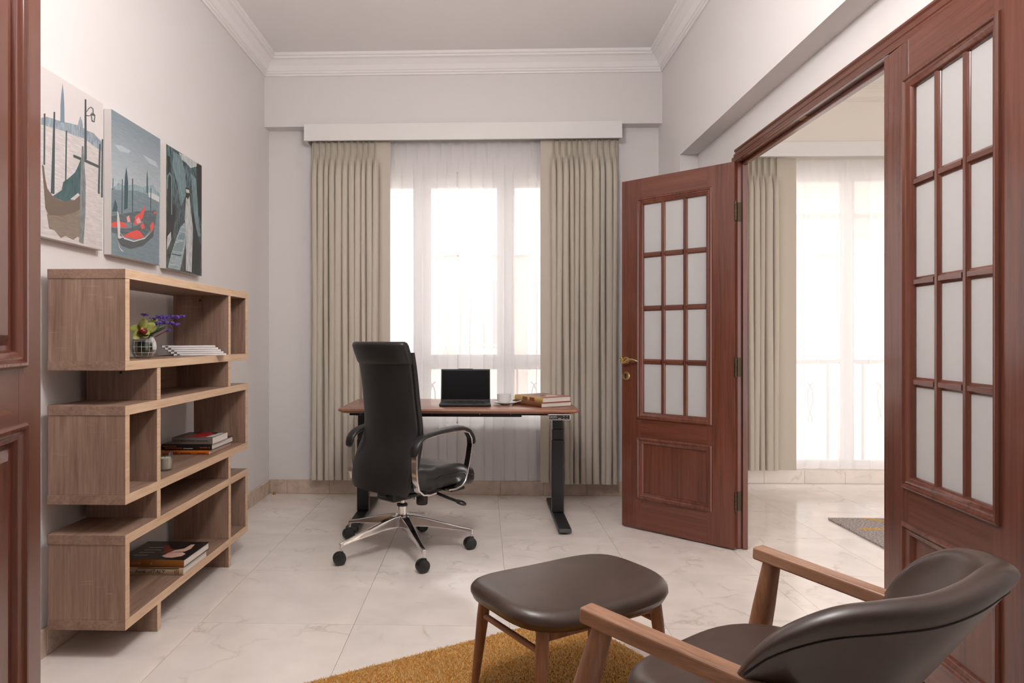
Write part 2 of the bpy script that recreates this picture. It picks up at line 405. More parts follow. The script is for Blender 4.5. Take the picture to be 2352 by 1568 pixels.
# hall behind the camera: wall with the entrance doorway, added light-blocking end wall, added lamp
mb = MB(); mb.box(XL, -.92, .76, .86, 0, ZC); mb.box(.82, XR, .76, .86, 0, ZC); mb.box(XR, XD, .76, .86, 0, 2.243); mb.box(-.92, .82, .76, .86, 2.12, ZC)
struct('wall_front', mb, M['wall'], 'white wall with the entrance doorway beside the camera')
struct('wall_light_block', MB().box(XL-.08, XW2, -1.7, -1.6, 0, ZC), M['wall'], 'unseen white wall added behind the camera to block light')  # added to shut out light from behind, keeping the armchair back dark
def added_pendant(loc, r, strength, label, drop=.25):
    root = empty('added_lamp', loc, 0, label, 'added lamp')
    MB().lathe([(.0001, 0), (.06, 0), (.055, -.02), (.0001, -.025)], 24).build('ceiling_rose', M['white'], root, smooth=40)
    MB().cyl((0, 0, -.02), (0, 0, -drop), .006, n=10).build('stem', M['white'], root)
    m, nt, p = nodes_of('added_globe_glow'); p.inputs['Emission Color'].default_value = (1, .972, .948, 1); p.inputs['Emission Strength'].default_value = strength
    MB().lathe([(max(.0001, r*math.sin(PI*k/16)), -drop-r+r*math.cos(PI*k/16)) for k in range(17)], 32).build('globe', m, root, smooth=60)
added_pendant((-.10, 1.75, ZC), .20, 18.5, 'unseen white globe lamp added above the view to light the study', .45)  # unseen lamp added to brighten the study and its ceiling

# lounge beyond the doors
mb = MB(); LX0, LX1, LZ0, LZ1 = 2.06, 4.30, .115, 2.40
mb.box(XW2, LX0, YB2, YB2+.13, 0, 2.93); mb.box(LX1, 4.7, YB2, YB2+.13, 0, 2.93); mb.box(LX0, LX1, YB2, YB2+.13, 0, LZ0); mb.box(LX0, LX1, YB2, YB2+.13, LZ1, 2.93)
struct('wall_back_lounge', mb, M['lounge_wall'], 'cream wall around the lounge window beyond the doors')
struct('wall_side_lounge', MB().box(4.6, 4.7, .3, YB2, 0, 2.93), M['lounge_wall'], 'cream far side wall of the lounge')
struct('wall_left_lounge', MB().box(XW2-.07, XW2, YB, YB2+.13, 0, 2.93), M['lounge_wall'], 'short cream return wall beside the lounge curtain')
struct('ceiling_lounge', MB().box(XW2, 4.7, .3, YB2, 2.93, 2.98), M['ceil'], 'white ceiling of the lounge beyond the doors')
struct('trim_3', MB().box(XW2, 4.6, YB2-.20, YB2, 2.52, 2.93), M['lounge_wall'], 'cream beam above the lounge window')
mb = MB(); mb.sweep([(XW2, YB2-.2, 2.83), (4.6, YB2-.2, 2.83)], [(q[0]*.75, q[1]*.78) for q in cprof], (0,0,1))
struct('trim_4', mb, M['lounge_wall'], 'cream moulded cornice in the lounge')
skirting('baseboard_lounge', (XW2, YB2, 0), (4.6, YB2, 0), (0,-1,0), 'cream marble skirting below the lounge window', start=.15, mat='tile')

# windows: aluminium frames and panes
def window(name, x0, x1, z0, z1, y, mull, trans, label, fw=.05):
    root = empty(name, (0, 0, 0), 0, label, kind='structure'); d0, d1 = y, y+.06
    mb = MB()
    mb.box(x0, x1, d0, d1, z1-.095, z1); mb.box(x0, x1, d0, d1, z0, z0+fw); mb.box(x0, x0+fw, d0, d1, z0+fw, z1-.095); mb.box(x1-fw, x1, d0, d1, z0+fw, z1-.095)
    mb.build('window_frame', M['alu'], root, bevel=.003)
    xs = [x0+fw]
    for (a, b) in mull:
        MB().box(a, b, d0, d1, z0+fw, z1-.095).build('mullion', M['alu'], root, bevel=.003); xs += [a, b]
    xs.append(x1-fw); zs = [z0+fw]
    for (a, b) in trans:
        for k in range(0, len(xs), 2): MB().box(xs[k], xs[k+1], d0, d1, a, b).build('transom', M['alu'], root, bevel=.003)
        zs += [a, b]
    zs.append(z1-.095)
    for k in range(0, len(xs), 2):
        for q in range(0, len(zs), 2):
            MB().box(xs[k], xs[k+1], y+.027, y+.033, zs[q], zs[q+1]).build('pane', M['glass'], root)
    return root
window('window_1', WX0, WX1, WZ0, WZ1, YB+.05, [(-.50, -.375), (.098, .222)], [(.88, .985)], 'white framed study window behind the sheer curtain')
window('window_2', LX0, LX1, LZ0, LZ1, YB2+.05, [(2.76, 2.84), (3.50, 3.58)], [], 'tall white framed lounge window behind its sheer curtain')
struct('sill_1', MB().box(WX0-.03, WX1+.03, YB-.025, YB+.05, WZ0-.03, WZ0), M['white'], 'white window sill behind the desk', bevel=.004)

# ------------------------------------------------------------------ door frame and doors
JY0, JY1, ZH = 1.500, 3.612, 2.022
fr = empty('trim_5', (XD, 2.9, 0), 0, 'dark mahogany frame and moulded architrave of the double doorway', kind='structure')
def frp(name, b, m, bevel=.003): return MB().box(b[0]-XD, b[1]-XD, b[2]-2.9, b[3]-2.9, b[4], b[5]).build(name, m, fr, bevel=bevel)
frp('jamb', (1.312, 1.377, JY1, JY1+.043, 0.002, ZH+.03), M['mahog_v'])
frp('jamb', (1.312, 1.377, JY0-.043, JY0, 0.002, ZH+.03), M['mahog_v'])
frp('head', (1.312, 1.377, JY0, JY1, ZH, ZH+.03), M['mahog_y'])
frp('stop', (1.350, 1.377, JY1-.014, JY1, 0.002, ZH-.016), M['mahog_v'], .002)
frp('stop', (1.350, 1.377, JY0, JY0+.014, 0.002, ZH-.016), M['mahog_v'], .002)
frp('stop', (1.350, 1.377, JY0, JY1, ZH-.016, ZH), M['mahog_y'], .002)
aprof = [(0,0),(0,.018),(.010,.024),(.016,.020),(.022,.026),(.034,.026),(.038,.020),(.046,.018),(.052,.024),(.060,.022),(.064,.010),(.064,0)]
def arch(path, m):
    # architrave lies on wall x = XD, thickness towards -x
    P = [(0, y-2.9, z) for y, z in path]
    mb = MB(); mb.sweep(P, [(-a, b) for a, b in aprof], (-1, 0, 0)); return mb.build('architrave', m, fr, smooth=35)
e = .004
arch([(JY1+e, .002), (JY1+e, ZH+.004)], M['mahog_v'])
arch([(JY1+e, ZH+.004), (JY0-e, ZH+.004)], M['mahog_y'])
arch([(JY0-e, ZH+.004), (JY0-e, .002)], M['mahog_v'])

def frame_moulding(mb, u0, u1, z0, z1, prof, ysign, y0):
    """rectangular mitred moulding; prof [(inset, height)] inset from the outer edge towards the middle"""
    rings = []
    for (u, z, du, dz) in ((u0, z0, 1, 1), (u1, z0, -1, 1), (u1, z1, -1, -1), (u0, z1, 1, -1)):
        rings.append([(u+du*i, y0+ysign*h, z+dz*i) for i, h in prof])
    n = len(prof); b = len(mb.v)
    for r in rings: mb.v += r
    for j in range(4):
        for i in range(n-1):
            a0 = b+j*n+i; a1 = b+((j+1) % 4)*n+i
            mb.f.append((a0, a0+1, a1+1, a1)); mb.m.append(0)
    return mb
MOULD = [(0,0),(.001,.006),(.006,.011),(.012,.010),(.016,.005),(.020,.006),(.026,.002),(.032,.000),(.036,-.004),(.040,-.012),(.040,-.016)]
def leaf(name, origin, ang, label, glazed=True, W=.664, H=2.008, hinges=None, handle=None):
    """door leaf, local x from hinge to free edge, y = faces at +-.02"""
    root = empty(name, origin, ang, label, kind='structure'); T = .020; zb = .008
    def p(nm, b, m, bv=.0004): return MB().box(*b).build(nm, m, root, bevel=bv, seg=1)
    su0, su1 = .118, W-.096
    if glazed: openings = [(.638, 1.905), (.178, .534)]
    else: openings = [(1.035, 1.90), (.16, .915)]
    p('stile', (0, su0+.03, -T, T, zb, zb+H), M['mahog_v']); p('stile', (su1-.03, W, -T, T, zb, zb+H), M['mahog_v'])
    zs = [zb+H, openings[0][1]-.03, openings[0][0]+.03, openings[1][1]-.03, openings[1][0]+.03, zb]
    for k in (0, 2, 4): p('rail', (su0+.018, su1-.018, -T+.0003, T-.0003, zs[k+1], zs[k]), M['mahog_h'])
    for s in (-1, 1):
        for z0, z1 in openings:
            mb = MB(); frame_moulding(mb, su0, su1, z0, z1, MOULD, s, s*T)
            mb.build('glazing_moulding' if (glazed and z0 > .6) else 'panel_moulding', M['mahog_v'], root, smooth=30)
    def raised(z0, z1):
        i = .038
        mb = MB(); mb.box(su0+i, su1-i, -.008, .008, z0+i, z1-i)
        if not glazed:
            for s in (-1, 1):
                frame_moulding(mb, su0+i+.012, su1-i-.012, z0+i+.012, z1-i-.012, [(0,.008),(.022,.015),(.026,.015)], s, 0)
                mb.add([(su0+i+.038, s*.015, z0+i+.038), (su1-i-.038, s*.015, z0+i+.038), (su1-i-.038, s*.015, z1-i-.038), (su0+i+.038, s*.015, z1-i-.038)], [(0,1,2,3)])
        mb.build('panel', M['mahog_v'], root)
    raised(*openings[1])
    if not glazed: raised(*openings[0])
    else:
        z0, z1 = openings[0]; i = .040; gu0, gu1, gz0, gz1 = su0+i, su1-i, z0+i, z1-i; bw = .026; bh = .030
        cw = (gu1-gu0-2*bw)/3; rh = (gz1-gz0-3*bh)/4
        def bar(c, L, horiz):
            w = (bh if horiz else bw)/2
            pr = [(-w,-.003),(-w,.004),(-w*.72,.006),(-w*.45,.013),(w*.45,.013),(w*.72,.006),(w,.004),(w,-.003)]
            mb = MB()
            for s in (-1, 1):
                if horiz: mb.loft([[(c[0]+x, s*q[1], c[1]+q[0]) for q in pr] for x in (0, L)], True, True, True)
                else: mb.loft([[(c[0]+q[0], s*q[1], c[1]+z) for q in pr] for z in (0, L)], True, True, True)
            mb.build('glazing_bar', M['mahog_h'] if horiz else M['mahog_v'], root, smooth=35)
        for k in (1, 2): bar((gu0+k*cw+(k-.5)*bw, gz0-.002), gz1-gz0+.004, False)
        for k in (1, 2, 3):
            for c in range(3): bar((gu0+c*(cw+bw)-.001, gz0+k*rh+(k-.5)*bh), cw+.002, True)
        pane = MB().box(-cw/2-.004, cw/2+.004, -.0025, .0025, -rh/2-.004, rh/2+.004).mesh('pane', M['frost'])
        for r_ in range(4):
            for c in range(3): link('pane', pane, root, (gu0+cw/2+c*(cw+bw), 0, gz0+rh/2+r_*(rh+bh)))
    if hinges:
        for hz in hinges['z']:
            mb = MB(); ky = hinges['y']
            for q in range(5): mb.cyl((-.006, ky, hz-.05+q*.02+.0006), (-.006, ky, hz-.05+(q+1)*.02-.0006), .0062, n=12)
            mb.lathe([(.0001,.05),(.005,.051),(.0045,.056),(.0001,.058)], 10, (-.006, ky, hz))
            h = mb.build('hinge', M['bronze'], root, smooth=40)
            MB().box(-.0015, .0, -.018, .0175 if ky > 0 else .018, hz-.05, hz+.05).build('hinge_plate', M['bronze'], h)
    if handle:
        for s in handle['faces']:
            u, z = W-.028, .972
            mb = MB(); y0 = s*T
            prof = [(.0001,0),(.024,0),(.024,.004),(.021,.008),(.014,.009),(.011,.014),(.009,.040),(.0001,.042)]
            mb.lathe([(r, s*h) for r, h in prof], 24, (u, y0, z), 'y')
            h = mb.build('handle', M['brass'], root, smooth=40)
            pts = []; ys = y0+s*.040
            ctrl = [(.020,.010),(.016,.020),(.006,.021),(.004,.008),(.012,-.010),(.0,-.016),(-.022,-.008),(-.045,.006),(-.068,.009),(-.092,.001),(-.105,-.004)]
            pts = [(u+a*.95, ys+s*.002*math.sin(k), z+b) for k, (a, b) in enumerate(ctrl)]
            MB().tube(pts, [.005,.0065,.007,.007,.0078,.0085,.0085,.0075,.0065,.005,.003], 10).build('lever', M['brass'], h, smooth=60, subsurf=1)
            mb = MB(); mb.lathe([(r, s*hh) for r, hh in [(.0001,0),(.024,0),(.025,.003),(.022,.007),(.017,.006),(.0001,.006)]], 28, (u, y0, .882), 'y')
            es = mb.build('keyhole_escutcheon', M['brass'], root, smooth=40)
            mb = MB(); mb.lathe([(.0001, s*.0062), (.0062, s*.0062), (.0062, s*.0072), (.0001, s*.0072)], 16, (u, y0, .887), 'y'); mb.box(u-.0035, u+.0035, min(y0+s*.0062, y0+s*.0072), max(y0+s*.0062, y0+s*.0072), .868, .888)
            mb.build('keyhole', M['black_void'], es)
        mb = MB(); mb.box(W, W+.0016, -.011, .011, .84, 1.03); mb.box(W, W+.006, -.006, .006, .955, .98)
        mb.build('lock_plate', M['bronze'], root)
    return root
# far leaf: swung into the study; its camera-side face runs from (1.300,3.578) to (.811,4.030)
a1 = R(137.25); n1 = Vector((-math.sin(a1), math.cos(a1), 0))      # local +y, faces the camera
c1 = Vector((1.300, 3.578, 0)) - n1*.020
leaf('door_1', c1, a1, 'open mahogany door with twelve frosted panes and brass lever, beside the curtain', hinges=dict(z=(1.76, .95, .25), y=.021), handle=dict(faces=(1, -1)))
# near leaf: folded back against the wall; face towards the room
a2 = R(-94.5); n2 = Vector((-math.sin(a2), math.cos(a2), 0))
c2 = Vector((1.313, 2.280, 0)) + n2*.020
leaf('door_2', c2, a2, 'nearly closed mahogany door with frosted panes right behind the brown armchair', hinges=None, handle=None)
# entrance leaf at the left edge of the view
a3 = math.atan2(-.967, .2555)
d3 = Vector((math.cos(a3), math.sin(a3), 0)); n3 = Vector((-d3.y, d3.x, 0))
c3 = Vector((-1.037, 1.568, 0)) + d3*.66 - n3*.020
leaf('door_3', c3, a3+PI, 'solid mahogany panelled door standing open at the far left edge', glazed=False, W=.66, H=2.05)
hp = MB()
for hz in (1.76, .95, .25):
    MB().box(1.318-XD, 1.355-XD, JY1-.0016-2.9, JY1-.0002-2.9, hz-.05, hz+.05).build('hinge_plate', M['bronze'], fr)
MB().box(1.332-XD, 1.352-XD, 2.87-2.9, 2.93-2.9, ZH-.0015, ZH-.0002).build('strike_plate', M['brass'], fr)

# ------------------------------------------------------------------ curtains
def smooth01(t): t = max(0, min(1, t)); return t*t*(3-2*t)
def curtain(name, x0, x1, y, z0, z1, nf, amp, seed, m, label, group=None, flat=None, head=.085, pinch=.30, over=.42, lean=0.0, hem=.10):
    """pleated cloth: pinched header at the top opening into deep folds; flat=(side,width) leaves a plain leading edge"""
    rnd = random.Random(seed); W = x1-x0; fa = fb = 0
    if flat: (fa, fb) = (flat[1], 0) if flat[0] == 'l' else (0, flat[1])
    per = 18; n = nf*per
    amps = [rnd.uniform(.7, 1.15) for _ in range(nf+2)]
    ws = [rnd.uniform(.75, 1.25) for _ in range(nf)]; tot = sum(ws); edges = [0]
    for w in ws: edges.append(edges[-1]+w/tot)
    ph = [rnd.uniform(-.35, .35) for _ in range(nf+2)]
    cols = []
    ax0, ax1 = x0+fa, x1-fb
    if fa: cols += [('f', x0+fa*k/5, 0, 0) for k in range(5)]
    for k in range(nf):
        for q in range(per): cols.append(('w', ax0+(ax1-ax0)*(edges[k]+(edges[k+1]-edges[k])*q/per), k, q/per))
    cols.append(('w', ax1, nf-1, 1.0))
    if fb: cols += [('f', ax1+fb*(k+1)/5, 0, 0) for k in range(5)]
    nz = 26; zsl = [0, .02, .04, .06, .08, .10, .125, .15, .19, .24, .30, .38, .48, .6, .75, .9, 1.1, 1.3, 1.5, 1.7, 1.9, 2.1, 2.2, 2.25]
    zl = [z1-s for s in zsl if z1-s > z0+.02] + [z0]
    vs = []; fs = []
    nc = len(cols)
    for z in zl:
        h = z1-z; t = smooth01((h-head*.8)/.17)
        for kind, x, k, q in cols:
            if kind == 'f':
                d = -.25*amp*math.sin((x-x0)*9+seed); vs.append((x + lean*h, y+d*t, z)); continue
            phi = 2*PI*q
            a = amp*(amps[k]*(1-q)+amps[k+1]*q)
            wv = .35-1.35*(1-abs(2*q-1)**2.6)
            # deep fold: omega shape
            lam = (ax1-ax0)*(edges[k+1]-edges[k])
            fx = -over*lam*.34*math.sin(phi); fy = a*wv*(1+.10*math.sin(h*2.3+k*1.7))
            # header pinch: narrow pleat at mid fold
            dq = (q-.5)/.16
            hx = -(q-.5)*lam*.28*math.exp(-dq*dq); hy = -amp*.75*math.exp(-dq*dq)*(1+.8*max(0, .03-abs(h-head))/.03*.0) + amp*.12*math.cos(phi*3)*math.exp(-dq*dq)
            sw = .006*math.sin(h*1.7+k*2.1)*smooth01(h/1.5)
            vs.append((x + hx*(1-t) + fx*t + sw + lean*h, y + hy*(1-t) + fy*t, z))
    for j in range(len(zl)-1):
        for i in range(nc-1):
            a = j*nc+i; fs.append((a, a+1, a+nc+1, a+nc))
    mb = MB(); mb.v = vs; mb.f = fs; mb.m = [0]*len(fs)
    o = mb.build(name, m, smooth=80)
    return tag(o, label, 'curtain', group)
curtain('drape', -1.195, -.645, YB-.086, .118, 2.47, 11, .038, 3, M['drape'], 'taupe pleated drape left of the study window, behind the office chair', 'study drapes', flat=('r', .08))
curtain('drape', .395, .922, YB-.086, .103, 2.47, 11, .038, 5, M['drape'], 'taupe pleated drape right of the study window, behind the desk books', 'study drapes', flat=('l', .07))
curtain('sheer_curtain', -.74, -.186, YB-.038, .108, 2.47, 7, .014, 8, M['sheer'], 'white sheer curtain panel behind the office chair and laptop, left of the centre join', 'study sheers', over=.2)
curtain('sheer_curtain', -.176, .47, YB-.038, .108, 2.47, 8, .014, 12, M['sheer'], 'white sheer curtain panel behind the cup and desk books, right of the centre join', 'study sheers', over=.2)
curtain('drape', 1.60, 2.325, YB2-.115, .12, 2.44, 13, .038, 21, M['drape'], 'taupe pleated drape hanging in the lounge beyond the open doorway', flat=('r', .13))
curtain('sheer_curtain', 2.30, 4.32, YB2-.055, .125, 2.44, 17, .020, 24, M['sheer'], 'white sheer curtain across the lounge window beyond the doorway', over=.25)

# pelmets
pr = empty('curtain_pelmet', (-.148, YB, 2.46), 0, 'white box pelmet above the study curtains', 'pelmet')
def pp(nm, b): return MB().box(b[0]+.148, b[1]+.148, b[2]-YB, b[3]-YB, b[4]-2.46, b[5]-2.46).build(nm, M['white'], pr, bevel=.002)
pp('front_board', (-1.234, .942, YB-.155, YB-.138, 2.46, 2.575)); pp('end_board', (-1.234, -1.217, YB-.138, YB-.001, 2.46, 2.572)); pp('end_board', (.928, .942, YB-.138, YB-.001, 2.46, 2.572)); pp('top_board', (-1.217, .921, YB-.138, YB-.101, 2.557, 2.572))
MB().box(-1.06, 1.06, -.108, -.098, .012, .022).build('curtain_track', M['alu'], pr)
pr2 = empty('curtain_pelmet', (3.0, YB2, 2.43), 0, 'white pelmet board above the lounge curtains', 'pelmet')
MB().box(-1.585, 1.595, -.215, -.201, 0, .105).build('front_board', M['white'], pr2, bevel=.002)
MB().box(-1.585, 1.595, -.201, -.002, .075, .088).build('top_board', M['white'], pr2)

# ------------------------------------------------------------------ bookshelf
SX0, SX1, SY0, SY1 = -1.494, -1.221, 2.293, 3.504
bs = empty('bookshelf', ((SX0+SX1)/2, (SY0+SY1)/2, 0), 0, 'staggered oak-effect open bookshelf standing against the left wall', 'bookshelf')
OX, OY = (SX0+SX1)/2, (SY0+SY1)/2
def bp(nm, b, m, edge=True):
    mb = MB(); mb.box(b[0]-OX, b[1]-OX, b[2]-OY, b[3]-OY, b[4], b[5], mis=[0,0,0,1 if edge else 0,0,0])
    return mb.build(nm, [m, M['oak_edge_lit']], bs, bevel=.0008, seg=1)
SZ = [(1.305, 1.338), (.990, 1.022), (.836, .869), (.531, .564), (.394, .427), (.102, .136)]
for z0, z1 in SZ:
    o = bp('shelf_board', (SX0, SX1, SY0, SY1, z0, z1), M['oak_y'])
th = .028
def up(y0, zlo, zhi): return bp('upright_panel', (SX0+.002, SX1-.001, y0, y0+th, zlo, zhi), M['oak_z'])
for y in (SY0+.002, 3.240, SY1-th-.002): up(y, 1.022, 1.305)
for y in (2.522, 3.238): up(y, .869, .990)
for y in (SY0+.002, 2.522, SY1-th-.002): up(y, .564, .836)
for y in (2.522, 3.240): up(y, .427, .531)
for y in (SY0+.002, 3.243, SY1-th-.002): up(y, .136, .394)
for y in (2.524, 3.243): up(y, 0.001, .102).name = 'foot'
for z0, z1 in ((.869, .990), (.427, .531)): bp('back_panel', (SX0+.004, SX0+.020, 2.55, 3.238, z0, z1), M['oak_y'], False)
for (x, y, z) in ((-1.36, 3.2405, 1.283), (-1.36, 2.5215, .972)):
    MB().lathe([(.0001, 0), (.005, 0), (.005, -.003), (.0001, -.004)], 12, (x-OX, y-OY, z), 'y').build('screw_cap', M['bronze'], bs)

# ------------------------------------------------------------------ books
def book(name, loc, rz, L, W, T, cover, label, cat='book', spine=None, hard=True, group=None, pages=None):
    """lying flat; local x along spine length L, y from spine (0) to fore edge W, z thickness"""
    root = empty(name, loc, rz, label, cat, group); ct = .0022 if hard else .0008; ov = .003 if hard else 0
    mb = MB(); mb.box(-L/2, L/2, .0, W, 0, ct); mb.box(-L/2, L/2, 0, W, T-ct, T)
    mb.build('cover', cover, root, bevel=.0006, seg=1)
    k = 8; ring = [(-.0035*math.sin(PI*i/k)*(1 if hard else .4), T*i/k) for i in range(k+1)] + [(.0015, T), (.0015, 0)]
    mb = MB(); mb.loft([[(x, y, z) for y, z in ring] for x in (-L/2, L/2)], True, True, True)
    mb.build('spine', spine or cover, root, smooth=40)
    MB().box(-L/2+ov, L/2-ov, .0016, W-ov*1.3, ct, T-ct).build('pages', pages or M['paper'], root)
    return root
def page_mat():
    m, nt, p = nodes_of('leafed_pages'); tc = N(nt, 'ShaderNodeTexCoord'); mp = N(nt, 'ShaderNodeMapping'); mp.inputs['Scale'].default_value = (3, 3, 900)
    no = N(nt, 'ShaderNodeTexNoise'); no.inputs['Scale'].default_value = 1; no.inputs['Detail'].default_value = 2
    nt.links.new(tc.outputs['Object'], mp.inputs[0]); nt.links.new(mp.outputs[0], no.inputs['Vector'])
    rp = ramp(nt, [(.3, (.62, .55, .50)), (.7, (.85, .80, .75))]); nt.links.new(no.outputs['Fac'], rp.inputs[0]); nt.links.new(rp.outputs[0], p.inputs['Base Color']); p.inputs['Roughness'].default_value = .85
    return m
M['paper'] = page_mat()
def decal(name, poly, z, m, parent, t=.0003):
    return MB().prism(poly, z, z+t).build(name, m, parent)
SPR = (R(90), 0, 0)
# top row: magazines
mcov = plain('magazine_cover', (.16, .14, .14), .35); msp = plain('magazine_spine', (.80, .77, .78), .45); mdk = plain('magazine_dark_cover', (.05, .04, .045), .3); mwine = plain('magazine_wine_print', (.22, .06, .07), .35)
for k in range(5):
    off = (4-k)*.011
    zt = 1.0225 + k*.0092
    lab = ['white-spined magazine at the bottom of the stack on the top shelf', 'second white-spined magazine from the bottom of the top shelf stack', 'middle white-spined magazine of the five on the top shelf', 'second white-spined magazine from the top of the top shelf stack', 'topmost magazine of the stack beside the flower vase, dark printed cover'][k]
    g = book('magazine', (-1.318+off*.9, 3.028+off*.45-.002*k, zt), R(27), .222, .148, .0088, mdk if k == 4 else mcov, lab, 'magazine', spine=msp, hard=False, group='magazines on the top shelf')
    decal('spine_mark', [(-.098, -.0022), (-.086, -.0022), (-.086, -.0012), (-.098, -.0012)], .0022, M['ink_dark'], g, .0045)
    if k == 4:
        decal('cover_print', [(-.06, .02), (.0, .02), (.02, .11), (-.05, .12)], .0088, mwine, g); decal('cover_print', [(.05, .01), (.09, .01), (.07, .05)], .0088, msp, g)
# third row: three books, spines towards the doorway
zC = .5645
cb1 = plain('orange_cover', s2l(196,104,30), .4); cb2 = plain('black_cover', (.014, .012, .014), .35); cb3 = plain('grey_cover', s2l(122,112,104), .5); cred = plain('red_print', s2l(190,40,48), .4); cor = plain('dark_orange_print', s2l(110,52,20), .4); cwh = plain('pale_print', s2l(205,200,196), .5); ink_or = plain('rust_lettering', s2l(150,84,46), .5)
b1 = book('book', (-1.376, 3.105, zC), 0, .226, .285, .0185, cb1, 'thin orange-spined book at the bottom of the third-row stack', spine=cb1, group='books beside the candle')
text('ND', .016, (-.052, -.0042, .0075), SPR, M['ink_dark'], b1); 
for (q0, q1) in ((-.018, .03), (.06, .10)): decal('spine_mark', [(q0, -.0042), (q1, -.0042), (q1, -.0036), (q0, -.0036)], .006, cor, b1, .004)
b2 = book('book', (-1.372, 3.118, zC+.019), 0, .236, .270, .0275, cb2, 'thick black-spined book in the middle of the third-row stack', spine=cb2, group='books beside the candle')
for (q0, q1, z0, hh, mm) in ((-.110, -.045, .014, .007, ink_or), (-.100, -.020, .006, .006, ink_or), (-.014, .030, .006, .004, cwh), (.062, .098, .010, .005, ink_or), (.104, .112, .009, .007, ink_or)):
    x = q0
    while x < q1-.001: w = min(random.uniform(.004, .007), q1-x); decal('spine_mark', [(x, -.0042), (x+w, -.0042), (x+w, -.0036), (x, -.0036)], z0, mm, b2, hh*random.uniform(.8, 1)); x += w+.0015
b3 = book('book', (-1.345, 3.115, zC+.047), 0, .190, .185, .030, cb3, 'grey paperback with red lettered cover on top of the third-row stack', spine=cb3, hard=False, group='books beside the candle')
text('BLACK HAWK DOWN', .0115, (-.090, -.0022, .015), SPR, M['ink_dark'], b3, sx=.88); text('MARK BOWDEN', .0085, (.018, -.0022, .015), SPR, M['ink_dark'], b3, sx=.9)
decal('cover_panel', [(-.090, .006), (.092, .006), (.092, .18), (-.090, .18)], .030, cb2, b3, .0002)
for r_, (sx0, sx1) in enumerate(((-.055, .045), (-.05, .05), (-.045, .055), (-.03, .03))):
    y = .02+r_*.04; x = sx0
    while x < sx1: w = random.uniform(.012, .022); decal('cover_lettering', [(x, y), (x+w, y), (x+w, y+.03), (x, y+.03)], .0302, cred, b3); x += w+.003
decal('cover_photo', [(.055, .02), (.088, .02), (.088, .165), (.062, .165)], .0302, cwh, b3)
# candle in a glass
cd = empty('candle', (-1.293, 2.735, zC), 0, 'small cream candle in a clear glass beside the stacked books', 'candle')
wax = plain('candle_wax', (.84, .76, .64), .5)
def clear_glass():
    m, nt, p = nodes_of('clear_glass'); out = nt.nodes['Material Output']
    t = N(nt, 'ShaderNodeBsdfTransparent'); t.inputs[0].default_value = (.93, .95, .94, 1); g = N(nt, 'ShaderNodeBsdfGlossy'); g.inputs['Roughness'].default_value = .03
    fr_ = N(nt, 'ShaderNodeLayerWeight'); fr_.inputs[0].default_value = .35; mx = N(nt, 'ShaderNodeMixShader')
    nt.links.new(fr_.outputs['Facing'], mx.inputs[0]); nt.links.new(t.outputs[0], mx.inputs[1]); nt.links.new(g.outputs[0], mx.inputs[2]); nt.links.new(mx.outputs[0], out.inputs['Surface']); return m
M['clear'] = clear_glass()
MB().lathe([(.0001, 0), (.027, 0), (.029, .004), (.030, .074), (.0285, .074), (.0275, .007), (.0001, .007)], 28).build('glass', M['clear'], cd, smooth=40)
MB().lathe([(.0001, .008), (.0265, .008), (.0272, .050), (.024, .0515), (.004, .050), (.0001, .050)], 28).build('wax', wax, cd, smooth=40)
MB().cyl((0, 0, .05), (.001, 0, .060), .0009, n=6).build('wick', M['ink_dark'], cd)
# bottom row: two cookbooks
zE = .1365
cbk = plain('brown_spine', s2l(150,92,40), .4); cdk = plain('dark_cookbook_cover', (.016, .014, .014), .3); ccr = plain('cream_spine', s2l(196,172,140), .45); cskin = plain('pale_pink_print', s2l(222,178,160), .4); crust = plain('rust_print', s2l(140,64,44), .4)
e1 = book('book', (-1.358, 2.742, zE), 0, .276, .240, .030, ccr, 'cream-spined Italian cookbook under the dark book on the bottom shelf', spine=ccr, group='bottom shelf cookbooks')
text('allie', .013, (-.100, -.0042, .014), SPR, M['ink_dark'], e1, shear=.2); text('Foods of', .018, (-.060, -.0042, .014), SPR, M['ink_dark'], e1, shear=.25); text('ITALY', .022, (.005, -.0042, .014), SPR, M['ink_dark'], e1, shear=.2)
for k in range(3): decal('spine_mark', [(.103+k*.007, -.0042), (.106+k*.007, -.0042), (.106+k*.007, -.0036), (.103+k*.007, -.0036)], .006, crust, e1, .016)
decal('spine_band', [(-.05, -.0040), (.12, -.0040), (.12, -.001), (-.05, -.001)], .0275, cdk, e1, .0015)
e2 = book('book', (-1.356, 2.744, zE+.0302), R(-.8), .276, .250, .031, cdk, 'dark-covered cookbook with brown spine on top in the bottom shelf', spine=cbk, group='bottom shelf cookbooks')
text('N OLIVER', .013, (-.095, -.0042, .016), SPR, ccr, e2); text('&', .013, (.0, -.0042, .016), SPR, ccr, e2)
decal('cover_print', [(.02, .05), (.045, .03), (.075, .028), (.105, .05), (.108, .08), (.085, .10), (.05, .095), (.03, .08)], .031, cskin, e2)
decal('cover_print', [(.0, .09), (.03, .085), (.05, .10), (.09, .11), (.10, .15), (.09, .21), (.075, .205), (.07, .15), (.03, .12)], .031, cskin, e2)
decal('cover_print', [(.0, .10), (.02, .075), (.035, .10), (.04, .13), (.01, .15), (-.02, .20), (-.04, .19)], .0313, crust, e2)
for k in range(4): decal('cover_lettering', [(-.10+k*.004, .05+k*.035), (-.04+k*.01, .055+k*.035), (-.04+k*.01, .062+k*.035), (-.10+k*.004, .057+k*.035)], .031, cwh, e2)

